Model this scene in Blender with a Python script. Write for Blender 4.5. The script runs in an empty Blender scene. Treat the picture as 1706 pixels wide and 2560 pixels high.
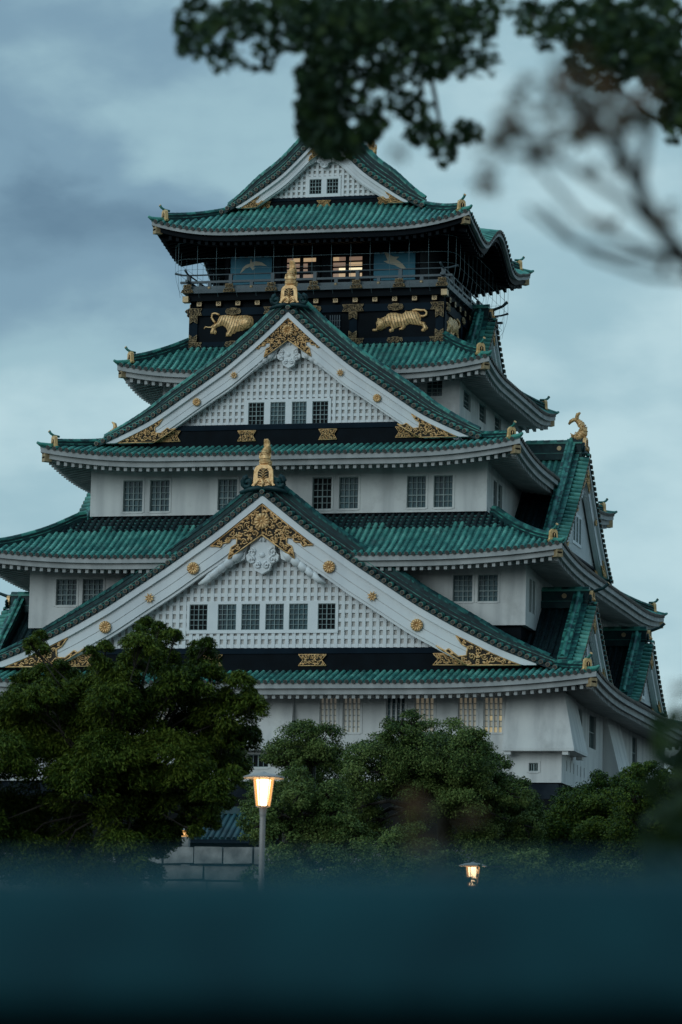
import bpy, math, random
import numpy as np
from mathutils import Vector, Matrix
random.seed(7); RNG = np.random.default_rng(7)
R = math.radians
SC = bpy.context.scene
COL = SC.collection

# ------------------------------------------------------------------ camera
CAM = np.array([46.98819, -185.0, 1.6])
FW = np.array([-0.24354873, 0.95937, 0.14245424])
RT = np.array([0.96979172, 0.24295991, 0.0217831])
UP = np.array([0.01371262, -0.14345618, 0.98956166])
FPX = 9352.34                                   # focal length in pixels of a 1706 px wide frame
cd = bpy.data.cameras.new('camera'); cam = bpy.data.objects.new('camera', cd); COL.objects.link(cam)
M4 = Matrix(((RT[0], UP[0], -FW[0], CAM[0]), (RT[1], UP[1], -FW[1], CAM[1]), (RT[2], UP[2], -FW[2], CAM[2]), (0, 0, 0, 1)))
cam.matrix_world = M4
cd.sensor_fit = 'HORIZONTAL'; cd.sensor_width = 24.0; cd.lens = 24.0 * FPX / 1706.0
cd.clip_start = 0.1; cd.clip_end = 6000
cd.dof.use_dof = True; cd.dof.focus_distance = 150.0; cd.dof.aperture_fstop = 5.0
SC.camera = cam
SC.view_settings.view_transform = 'Standard'; SC.view_settings.look = 'None'
SC.view_settings.gamma = 1.0; SC.view_settings.exposure = 0.0

def at(u, v, x=None, y=None, z=None, d=None):
    """a point of the measured photograph (1706 x 2560 px) taken onto the real plane it lies on"""
    q = FW + RT * (u - 853) / FPX - UP * (v - 1280) / FPX
    if y is not None: t = (y - CAM[1]) / q[1]
    elif x is not None: t = (x - CAM[0]) / q[0]
    elif z is not None: t = (z - CAM[2]) / q[2]
    else: t = d
    return CAM + t * q

# ------------------------------------------------------------------ sky and sun (overcast dusk)
W = bpy.data.worlds.new('World'); SC.world = W; W.use_nodes = True
SUN_EL, SUN_AZ = R(20), R(204)
def build_world():
    nt = W.node_tree; nt.nodes.clear(); N = nt.nodes.new; L = nt.links.new
    out = N('ShaderNodeOutputWorld'); bg = N('ShaderNodeBackground'); L(bg.outputs[0], out.inputs[0])
    sky = N('ShaderNodeTexSky'); sky.sky_type = 'NISHITA'; sky.sun_disc = False
    sky.sun_elevation = SUN_EL; sky.sun_rotation = SUN_AZ
    tc = N('ShaderNodeTexCoord'); mp = N('ShaderNodeMapping'); mp.inputs['Scale'].default_value = (1, 1, 1.9)
    mp.inputs['Location'].default_value = (0.31, 0.1, 0.07)
    L(tc.outputs['Generated'], mp.inputs[0])
    nz = N('ShaderNodeTexNoise'); nz.inputs['Scale'].default_value = 13.0; nz.inputs['Detail'].default_value = 5
    nz.inputs['Roughness'].default_value = 0.46; nz.inputs['Distortion'].default_value = 0.35
    L(mp.outputs[0], nz.inputs['Vector'])
    def math_(op, a, b=None, c=None):
        n = N('ShaderNodeMath'); n.operation = op
        for k, v in enumerate((a, b, c)):
            if v is None: continue
            if isinstance(v, (int, float)): n.inputs[k].default_value = v
            else: L(v, n.inputs[k])
        return n.outputs[0]
    def dot_(vec):
        dv = N('ShaderNodeVectorMath'); dv.operation = 'DOT_PRODUCT'; dv.inputs[1].default_value = vec
        L(tc.outputs['Generated'], dv.inputs[0]); return dv.outputs['Value']
    # cloud banks: long layers over the height above the horizon on one side, an even bright veil on the other
    wob = math_('MULTIPLY_ADD', nz.outputs['Fac'], 0.07, -0.035)
    elev = math_('ADD', math_('MULTIPLY_ADD', dot_((0, 0, 1.0)), 5.263, -0.526), math_('MULTIPLY', wob, 5.263))
    bands = N('ShaderNodeValToRGB'); bands.color_ramp.interpolation = 'B_SPLINE'; be = bands.color_ramp.elements
    be[0].position = 0.0; be[0].color = (.74,) * 3 + (1,); be[1].position = 1.0; be[1].color = (.55,) * 3 + (1,)
    for p_, v_ in ((.20, .78), (.35, 1.05), (.46, .62), (.57, .10), (.66, .16), (.77, .66), (.86, .26), (.93, .55)):
        q_ = be.new(p_); q_.color = (v_,) * 3 + (1,)
    L(elev, bands.inputs[0])
    veil = math_('MULTIPLY_ADD', dot_((0, 0, 1.0)), -1.5, 1.10)
    tt_ = N('ShaderNodeMapRange'); tt_.interpolation_type = 'SMOOTHSTEP'; tt_.inputs['From Min'].default_value = -0.055; tt_.inputs['From Max'].default_value = 0.045
    L(dot_(RT), tt_.inputs[0])
    mixv = N('ShaderNodeMix'); L(tt_.outputs[0], mixv.inputs[0]); L(bands.outputs[0], mixv.inputs[2]); L(veil, mixv.inputs[3])
    n2 = N('ShaderNodeTexNoise'); n2.inputs['Scale'].default_value = 34.0; n2.inputs['Detail'].default_value = 5; n2.inputs['Roughness'].default_value = 0.5; L(mp.outputs[0], n2.inputs['Vector'])
    fac = math_('ADD', mixv.outputs[0], math_('ADD', math_('MULTIPLY_ADD', nz.outputs['Fac'], 0.75, -0.375), math_('MULTIPLY_ADD', n2.outputs['Fac'], 0.46, -0.23)))
    rp = N('ShaderNodeValToRGB'); rp.color_ramp.interpolation = 'EASE'
    e = rp.color_ramp.elements
    e[0].position = 0.0; e[0].color = (0.125, 0.225, 0.318, 1)
    e[1].position = 1.0; e[1].color = (0.495, 0.690, 0.745, 1)
    a = e.new(0.32); a.color = (0.205, 0.345, 0.450, 1)
    a = e.new(0.66); a.color = (0.340, 0.530, 0.605, 1)
    L(fac, rp.inputs[0])
    sc = N('ShaderNodeMixRGB'); sc.blend_type = 'MULTIPLY'; sc.inputs[0].default_value = 1.0
    sc.inputs[2].default_value = (0.09, 0.09, 0.09, 1); L(sky.outputs[0], sc.inputs[1])
    mx = N('ShaderNodeMixRGB'); mx.inputs[0].default_value = 0.94
    L(sc.outputs[0], mx.inputs[1]); L(rp.outputs[0], mx.inputs[2])
    L(mx.outputs[0], bg.inputs[0])
    # overcast sky: brighter towards the zenith, dusky low down on the far side of the sky
    zen = math_('MULTIPLY_ADD', math_('MAXIMUM', math_('SUBTRACT', dot_((0, 0, 1.0)), 0.30), 0.0), 1.45, 1.0)
    back = math_('MAXIMUM', math_('MULTIPLY_ADD', math_('MINIMUM', math_('MULTIPLY_ADD', dot_(tuple(-FW)), -1.0, 0.10), 0.0), 0.85, 1.0), 0.2)
    L(math_('MULTIPLY', zen, back), bg.inputs[1])
build_world()
sd = bpy.data.lights.new('sun', 'SUN'); sd.energy = 0.95; sd.angle = R(40); sd.color = (0.80, 0.95, 1.0)
sun = bpy.data.objects.new('sun', sd); COL.objects.link(sun)
sun.rotation_euler = (R(70), 0, R(-24)); sun.location = (-40, -120, 90)

# ------------------------------------------------------------------ materials
MATS = {}
def mat(name, c1, c2=None, rough=0.6, metal=0.0, scale=3.0, island=False, bump=0.0, bscale=None, streak=False, c3=None, spec=0.5, detail=5, isl=0.45, stain=None):
    m = bpy.data.materials.new(name); m.use_nodes = True; nt = m.node_tree; N = nt.nodes.new; L = nt.links.new
    b = nt.nodes['Principled BSDF']; b.inputs['Roughness'].default_value = rough; b.inputs['Metallic'].default_value = metal
    b.inputs['Specular IOR Level'].default_value = spec
    if c2 is None: b.inputs['Base Color'].default_value = (*c1, 1)
    else:
        tc = N('ShaderNodeTexCoord'); nz = N('ShaderNodeTexNoise'); nz.inputs['Scale'].default_value = scale; nz.inputs['Detail'].default_value = detail
        if streak:
            mp = N('ShaderNodeMapping'); mp.inputs['Scale'].default_value = (1, 1, 0.12); L(tc.outputs['Object'], mp.inputs[0]); L(mp.outputs[0], nz.inputs['Vector'])
        else: L(tc.outputs['Object'], nz.inputs['Vector'])
        fac = nz.outputs['Fac']
        if island:
            g = N('ShaderNodeNewGeometry'); mm = N('ShaderNodeMath'); mm.operation = 'MULTIPLY_ADD'; mm.inputs[1].default_value = isl; mm.inputs[2].default_value = -isl / 2
            L(g.outputs['Random Per Island'], mm.inputs[0]); aa = N('ShaderNodeMath'); aa.operation = 'ADD'; L(mm.outputs[0], aa.inputs[0]); L(fac, aa.inputs[1]); fac = aa.outputs[0]
        rp = N('ShaderNodeValToRGB'); e = rp.color_ramp.elements; e[0].position = 0.32; e[0].color = (*c1, 1); e[1].position = 0.70; e[1].color = (*c2, 1)
        if c3: a = e.new(0.5); a.color = (*c3, 1)
        L(fac, rp.inputs[0])
        if stain:
            n3 = N('ShaderNodeTexNoise'); n3.inputs['Scale'].default_value = 0.55; n3.inputs['Detail'].default_value = 8; n3.inputs['Roughness'].default_value = 0.65; L(tc.outputs['Object'], n3.inputs['Vector'])
            r3 = N('ShaderNodeValToRGB'); r3.color_ramp.elements[0].position = 0.56; r3.color_ramp.elements[1].position = 0.72; r3.color_ramp.elements[1].color = (.75, .75, .75, 1); L(n3.outputs['Fac'], r3.inputs[0])
            m3 = N('ShaderNodeMixRGB'); m3.inputs[2].default_value = (*stain, 1); L(r3.outputs[0], m3.inputs[0]); L(rp.outputs[0], m3.inputs[1]); L(m3.outputs[0], b.inputs['Base Color'])
        else: L(rp.outputs[0], b.inputs['Base Color'])
    if bump:
        tc2 = N('ShaderNodeTexCoord'); n2 = N('ShaderNodeTexNoise'); n2.inputs['Scale'].default_value = bscale or 12; n2.inputs['Detail'].default_value = 6
        L(tc2.outputs['Object'], n2.inputs['Vector']); bp = N('ShaderNodeBump'); bp.inputs['Strength'].default_value = bump; bp.inputs['Distance'].default_value = 0.05
        L(n2.outputs['Fac'], bp.inputs['Height']); L(bp.outputs[0], b.inputs['Normal'])
    MATS[name] = m; return m
def emit(name, col, st, base=(0.3, 0.25, 0.15)):
    m = mat(name, base, rough=0.4); b = m.node_tree.nodes['Principled BSDF']
    b.inputs['Emission Color'].default_value = (*col, 1); b.inputs['Emission Strength'].default_value = st; return m
mat('tile', (0.038, 0.170, 0.150), (0.165, 0.450, 0.365), rough=0.55, scale=0.9, island=True, c3=(0.082, 0.305, 0.250), isl=0.22, stain=(0.085, 0.110, 0.115), spec=0.3)
mat('pan', (0.014, 0.072, 0.076), (0.062, 0.225, 0.200), rough=0.6, scale=1.1, c3=(0.030, 0.142, 0.132), stain=(0.03, 0.055, 0.062), spec=0.3)
mat('ridge', (0.008, 0.055, 0.055), (0.065, 0.300, 0.235), rough=0.5, scale=1.8, c3=(0.022, 0.150, 0.128), island=True)
mat('dark_ridge', (0.003, 0.016, 0.021), (0.010, 0.058, 0.060), rough=0.55, scale=2.2, spec=0.3)
mat('old_ridge', (0.004, 0.030, 0.034), (0.026, 0.150, 0.130), rough=0.6, scale=1.8, c3=(0.011, 0.076, 0.074), island=True, spec=0.25)
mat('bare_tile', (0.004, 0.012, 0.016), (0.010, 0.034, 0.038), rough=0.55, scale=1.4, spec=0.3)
mat('tile_end', (0.034, 0.028, 0.022), (0.085, 0.062, 0.042), rough=0.5, metal=0.2, scale=4)
mat('ring', (0.10, 0.070, 0.045), (0.20, 0.140, 0.085), rough=0.5, metal=0.3, scale=4)
mat('tile_hole', (0.012, 0.016, 0.016))
mat('plaster', (0.54, 0.54, 0.53), (0.78, 0.77, 0.74), rough=0.85, scale=1.5, streak=True, c3=(0.70, 0.69, 0.67), bump=0.12, bscale=6, detail=9, stain=(0.50, 0.49, 0.47))
mat('white', (0.70, 0.71, 0.72), (0.84, 0.84, 0.83), rough=0.65, scale=1.1, streak=True, c3=(0.79, 0.79, 0.79))
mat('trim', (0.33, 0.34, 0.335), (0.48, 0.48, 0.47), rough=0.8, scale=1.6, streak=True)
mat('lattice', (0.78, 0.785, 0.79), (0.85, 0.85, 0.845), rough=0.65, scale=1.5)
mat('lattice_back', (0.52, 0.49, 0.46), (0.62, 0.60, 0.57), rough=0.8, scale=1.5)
mat('black', (0.002, 0.004, 0.006), (0.004, 0.008, 0.012), rough=0.6, scale=1.2, spec=0.07)
mat('navy', (0.002, 0.008, 0.015), (0.005, 0.016, 0.027), rough=0.6, scale=1.0, streak=True, spec=0.08)
mat('rail', (0.045, 0.070, 0.085), (0.075, 0.105, 0.120), rough=0.5, scale=2)
mat('gold', (0.64, 0.35, 0.13), (1.0, 0.66, 0.31), rough=0.45, metal=0.25, scale=7, c3=(0.90, 0.54, 0.24))
mat('old_gold', (0.34, 0.23, 0.12), (0.60, 0.43, 0.24), rough=0.5, metal=0.35, scale=6)
mat('gold_dark', (0.018, 0.014, 0.010), (0.045, 0.032, 0.018), rough=0.6, scale=5, spec=0.2)
mat('glass', (0.004, 0.026, 0.040), (0.036, 0.120, 0.140), rough=0.3, scale=2.6, streak=True, spec=0.2)
mat('glass_dark', (0.003, 0.006, 0.008), rough=0.4, spec=0.06)
mat('mullion', (0.20, 0.27, 0.27), (0.30, 0.36, 0.35), rough=0.6, scale=3)
mat('panel_blue', (0.020, 0.170, 0.260), (0.035, 0.230, 0.330), rough=0.6, scale=1.5)
mat('crane', (0.62, 0.56, 0.42), rough=0.6)
mat('stripe', (0.13, 0.080, 0.038), rough=0.55)
mat('wire', (0.16, 0.24, 0.26), rough=0.5, metal=0.3)
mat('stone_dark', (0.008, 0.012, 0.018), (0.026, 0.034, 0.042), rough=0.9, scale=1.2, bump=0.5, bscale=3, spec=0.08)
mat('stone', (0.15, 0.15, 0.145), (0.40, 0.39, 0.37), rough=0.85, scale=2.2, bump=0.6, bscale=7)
mat('stone_gap', (0.006, 0.007, 0.008), spec=0.05)
mat('bark', (0.018, 0.014, 0.010), (0.05, 0.04, 0.03), rough=0.9, scale=5, bump=0.6, bscale=14)
mat('earth', (0.012, 0.010, 0.008), (0.030, 0.026, 0.020), rough=0.95, scale=0.6, bump=0.3)
mat('coping', (0.0012, 0.028, 0.037), (0.005, 0.056, 0.068), rough=0.75, scale=16, spec=0.2, detail=8)
mat('parapet', (0.006, 0.022, 0.030), (0.010, 0.032, 0.042), rough=0.8, scale=9)
mat('post', (0.30, 0.27, 0.255), (0.40, 0.36, 0.34), rough=0.55, metal=0.2, scale=5)
mat('blue_tile', (0.003, 0.022, 0.028), (0.014, 0.072, 0.084), rough=0.6, scale=2, island=True)
emit('lamp_glass', (1.0, 0.70, 0.36), 5.0); emit('lamp_core', (1.0, 0.70, 0.38), 7.0); emit('warm_glow', (1.0, 0.50, 0.14), 1.1)
emit('pane_bright', (1.0, 0.86, 0.55), 1.0); emit('pane_warm', (1.0, 0.68, 0.38), 0.40); emit('pane_dim', (1.0, 0.60, 0.42), 0.17)
emit('blind_lit', (1.0, 0.80, 0.42), 0.28); emit('blind_glow', (1.0, 0.85, 0.60), 0.075, (0.58, 0.54, 0.44)); emit('blind', (1.0, 0.92, 0.76), 0.05, (0.62, 0.60, 0.52))
def leaf_mat(name, c1, c2, c3, trans=0.12):
    m = bpy.data.materials.new(name); m.use_nodes = True; nt = m.node_tree; N = nt.nodes.new; L = nt.links.new
    b = nt.nodes['Principled BSDF']; b.inputs['Roughness'].default_value = 0.55; b.inputs['Specular IOR Level'].default_value = 0.1
    g = N('ShaderNodeNewGeometry'); tc = N('ShaderNodeTexCoord'); nz = N('ShaderNodeTexNoise'); nz.inputs['Scale'].default_value = 0.9; nz.inputs['Detail'].default_value = 3
    L(tc.outputs['Object'], nz.inputs['Vector'])
    mm = N('ShaderNodeMath'); mm.operation = 'MULTIPLY_ADD'; mm.inputs[1].default_value = 0.5; mm.inputs[2].default_value = -0.25; L(g.outputs['Random Per Island'], mm.inputs[0])
    aa = N('ShaderNodeMath'); aa.operation = 'ADD'; L(mm.outputs[0], aa.inputs[0]); L(nz.outputs['Fac'], aa.inputs[1])
    rp = N('ShaderNodeValToRGB'); e = rp.color_ramp.elements; e[0].position = 0.28; e[0].color = (*c1, 1); e[1].position = 0.75; e[1].color = (*c3, 1); a = e.new(0.5); a.color = (*c2, 1)
    L(aa.outputs[0], rp.inputs[0]); L(rp.outputs[0], b.inputs['Base Color'])
    tr = N('ShaderNodeBsdfTranslucent'); L(rp.outputs[0], tr.inputs['Color']); mx = N('ShaderNodeMixShader'); mx.inputs[0].default_value = trans
    L(b.outputs[0], mx.inputs[1]); L(tr.outputs[0], mx.inputs[2]); L(mx.outputs[0], nt.nodes['Material Output'].inputs[0]); MATS[name] = m
leaf_mat('leaf_bright', (0.018, 0.036, 0.005), (0.054, 0.090, 0.011), (0.125, 0.160, 0.022))
leaf_mat('leaf_camphor', (0.022, 0.046, 0.010), (0.074, 0.118, 0.028), (0.170, 0.215, 0.060))
leaf_mat('leaf_shrub', (0.014, 0.036, 0.008), (0.042, 0.080, 0.013), (0.105, 0.145, 0.020))
leaf_mat('leaf_near', (0.012, 0.026, 0.010), (0.022, 0.044, 0.014), (0.045, 0.070, 0.020), 0.2)
leaf_mat('leaf_rusty', (0.035, 0.030, 0.012), (0.075, 0.048, 0.022), (0.13, 0.065, 0.035), 0.2)

# ------------------------------------------------------------------ mesh builder
class MB:
    def __init__(s): s.v = []; s.f = []; s.m = []; s.s = []; s.names = []
    def mi(s, n):
        if n not in s.names: s.names.append(n)
        return s.names.index(n)
    def add(s, vs, fs, m, smooth=False):
        o = len(s.v); s.v += [tuple(float(c) for c in p) for p in vs]; k = s.mi(m)
        for f in fs: s.f.append(tuple(o + i for i in f)); s.m.append(k); s.s.append(smooth)
    def quad(s, a, b, c, d, m): s.add([a, b, c, d], [(0, 1, 2, 3)], m)
    def box(s, lo, hi, m):
        x0, y0, z0 = lo; x1, y1, z1 = hi
        s.add([(x0, y0, z0), (x1, y0, z0), (x1, y1, z0), (x0, y1, z0), (x0, y0, z1), (x1, y0, z1), (x1, y1, z1), (x0, y1, z1)],
              [(0, 3, 2, 1), (4, 5, 6, 7), (0, 1, 5, 4), (1, 2, 6, 5), (2, 3, 7, 6), (3, 0, 4, 7)], m)
    def obox(s, c, ax, ay, az, m):
        c, ax, ay, az = map(np.asarray, (c, ax, ay, az))
        P = [c + i * ax + j * ay + k * az for k in (-1, 1) for j in (-1, 1) for i in (-1, 1)]
        s.add(P, [(0, 2, 3, 1), (4, 5, 7, 6), (0, 1, 5, 4), (1, 3, 7, 5), (3, 2, 6, 7), (2, 0, 4, 6)], m)
    def prism(s, poly, fr, d0, d1, m):
        """poly of (a,b) extruded between depths; fr(a,b,d) -> point"""
        n = len(poly); P = [fr(a, b, d0) for a, b in poly] + [fr(a, b, d1) for a, b in poly]
        s.add(P, [tuple(range(n)), tuple(range(2 * n - 1, n - 1, -1))] + [(i, i + n, (i + 1) % n + n, (i + 1) % n) for i in range(n)], m)
    def tube(s, path, rad, m, n=6, cap=True, smooth=True):
        P = [np.asarray(p, float) for p in path]; k = len(P)
        if np.isscalar(rad): rad = [rad] * k
        vs = []; ref = np.array([0.13, 0.21, 0.97])
        for i in range(k):
            t = P[min(i + 1, k - 1)] - P[max(i - 1, 0)]; L = np.linalg.norm(t); t = t / L if L > 0 else np.array([0, 0, 1.])
            a = np.cross(t, ref)
            if np.linalg.norm(a) < 0.1: a = np.cross(t, (1, 0, 0))
            a /= np.linalg.norm(a); b = np.cross(t, a)
            vs += [P[i] + rad[i] * (a * math.cos(2 * math.pi * j / n) + b * math.sin(2 * math.pi * j / n)) for j in range(n)]
        fs = [(i * n + j, i * n + (j + 1) % n, (i + 1) * n + (j + 1) % n, (i + 1) * n + j) for i in range(k - 1) for j in range(n)]
        if cap: fs += [tuple(range(n - 1, -1, -1)), tuple(range((k - 1) * n, k * n))]
        s.add(vs, fs, m, smooth)
    def half(s, p0, p1, side, nrm, r0, r1, m, n=5, cap=True):
        """half-round tile from p0 to p1"""
        p0, p1, side, nrm = map(np.asarray, (p0, p1, side, nrm)); vs = []
        for p, r in ((p0, r0), (p1, r1)):
            vs += [p + r * (side * math.cos(math.pi * j / n) + nrm * math.sin(math.pi * j / n)) for j in range(n + 1)]
        fs = [(j, j + 1, n + 2 + j, n + 1 + j) for j in range(n)]
        s.add(vs, fs, m, True)
        if cap: s.add(vs[:n + 1], [tuple(range(n, -1, -1))], m)
    def disc(s, c, a, b, r, m, n=8, fwd=None, th=0.0):
        c, a, b = map(np.asarray, (c, a, b)); vs = [c + r * (a * math.cos(2 * math.pi * j / n) + b * math.sin(2 * math.pi * j / n)) for j in range(n)]
        if th:
            fwd = np.asarray(fwd); s.add(vs + [p + fwd * th for p in vs], [tuple(range(n))[::-1], tuple(range(n, 2 * n))] + [(j, (j + 1) % n, n + (j + 1) % n, n + j) for j in range(n)], m)
        else: s.add(vs, [tuple(range(n))], m)
    def build(s, name, parent=None, loc=None, rotz=0.0, shared=True):
        me = bpy.data.meshes.new(name); me.from_pydata(s.v, [], s.f)
        for n in s.names: me.materials.append(MATS[n])
        me.polygons.foreach_set('material_index', s.m); me.polygons.foreach_set('use_smooth', s.s); me.update()
        o = bpy.data.objects.new(name, me); COL.objects.link(o)
        if parent is not None: o.parent = parent
        if loc is not None: o.location = loc
        o.rotation_euler.z = rotz
        return o
def empty(name, loc=(0, 0, 0), rz=0):
    o = bpy.data.objects.new(name, None); COL.objects.link(o); o.location = loc; o.rotation_euler.z = rz; return o
def tag(o, label=None, cat=None, group=None, kind=None):
    if label: o['label'] = label
    if cat: o['category'] = cat
    if group: o['group'] = group
    if kind: o['kind'] = kind
    return o
def copy_obj(o, parent, loc=None, rotz=None):
    c = o.copy(); COL.objects.link(c); c.parent = parent
    if loc is not None: c.location = loc
    if rotz is not None: c.rotation_euler.z = rotz
    return c
XZ = lambda y: (lambda a, b, d: (a, y + d, b))

def interp(tab):
    xs = [t[0] for t in tab]; ys = [t[1] for t in tab]
    return lambda d: float(np.interp(d, xs, ys))
def smooth_tab(tab, it=2):
    xs = np.arange(tab[0][0], tab[-1][0] + 1e-6, 0.15); ys = np.interp(xs, [t[0] for t in tab], [t[1] for t in tab])
    for _ in range(it * 4):
        ys[1:-1] = (ys[:-2] + 2 * ys[1:-1] + ys[2:]) / 4
    return lambda d: float(np.interp(d, xs, ys))

# ------------------------------------------------------------------ the keep
KEEP = tag(empty('castle_keep'), 'five-storey white castle keep with green tiled roofs and gilded gables on a dark stone base', 'castle')

# concave roof profiles: height over the distance in from the eave
Z1 = smooth_tab([(0, 18.55), (2.2, 19.28), (4.85, 20.30), (7.2, 21.45), (8.85, 22.37), (11.9, 24.34), (14.3, 26.02), (15.8, 27.2), (16.55, 27.78)])
Z2 = smooth_tab([(0, 24.80), (1.2, 25.35), (2.5, 26.15), (4.1, 27.30)])
Z3 = smooth_tab([(0, 30.05), (2.3, 30.82), (3.5, 31.36), (4.7, 31.92), (5.3, 32.25), (8.83, 34.67), (10.35, 35.93), (11.3, 36.80), (12.02, 37.48)])
Z4 = smooth_tab([(0, 34.92), (1.0, 35.45), (2.0, 36.15), (2.95, 36.90)])
Z5 = smooth_tab([(0, 42.30), (1.6, 43.02), (3.3, 43.94), (4.2, 44.45), (5.6, 45.40), (6.15, 45.82), (7.06, 46.72), (8.25, 47.95)])
def kara(u):
    t = abs(u) / 3.7
    if t > 1.55: return 0.0
    return 1.18 * (0.5 + 0.5 * math.cos(math.pi * min(t, 1.0))) - 0.16 * math.sin(math.pi * (t - 0.6) / 0.95) * (1 if t > 0.6 else 0)

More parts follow.
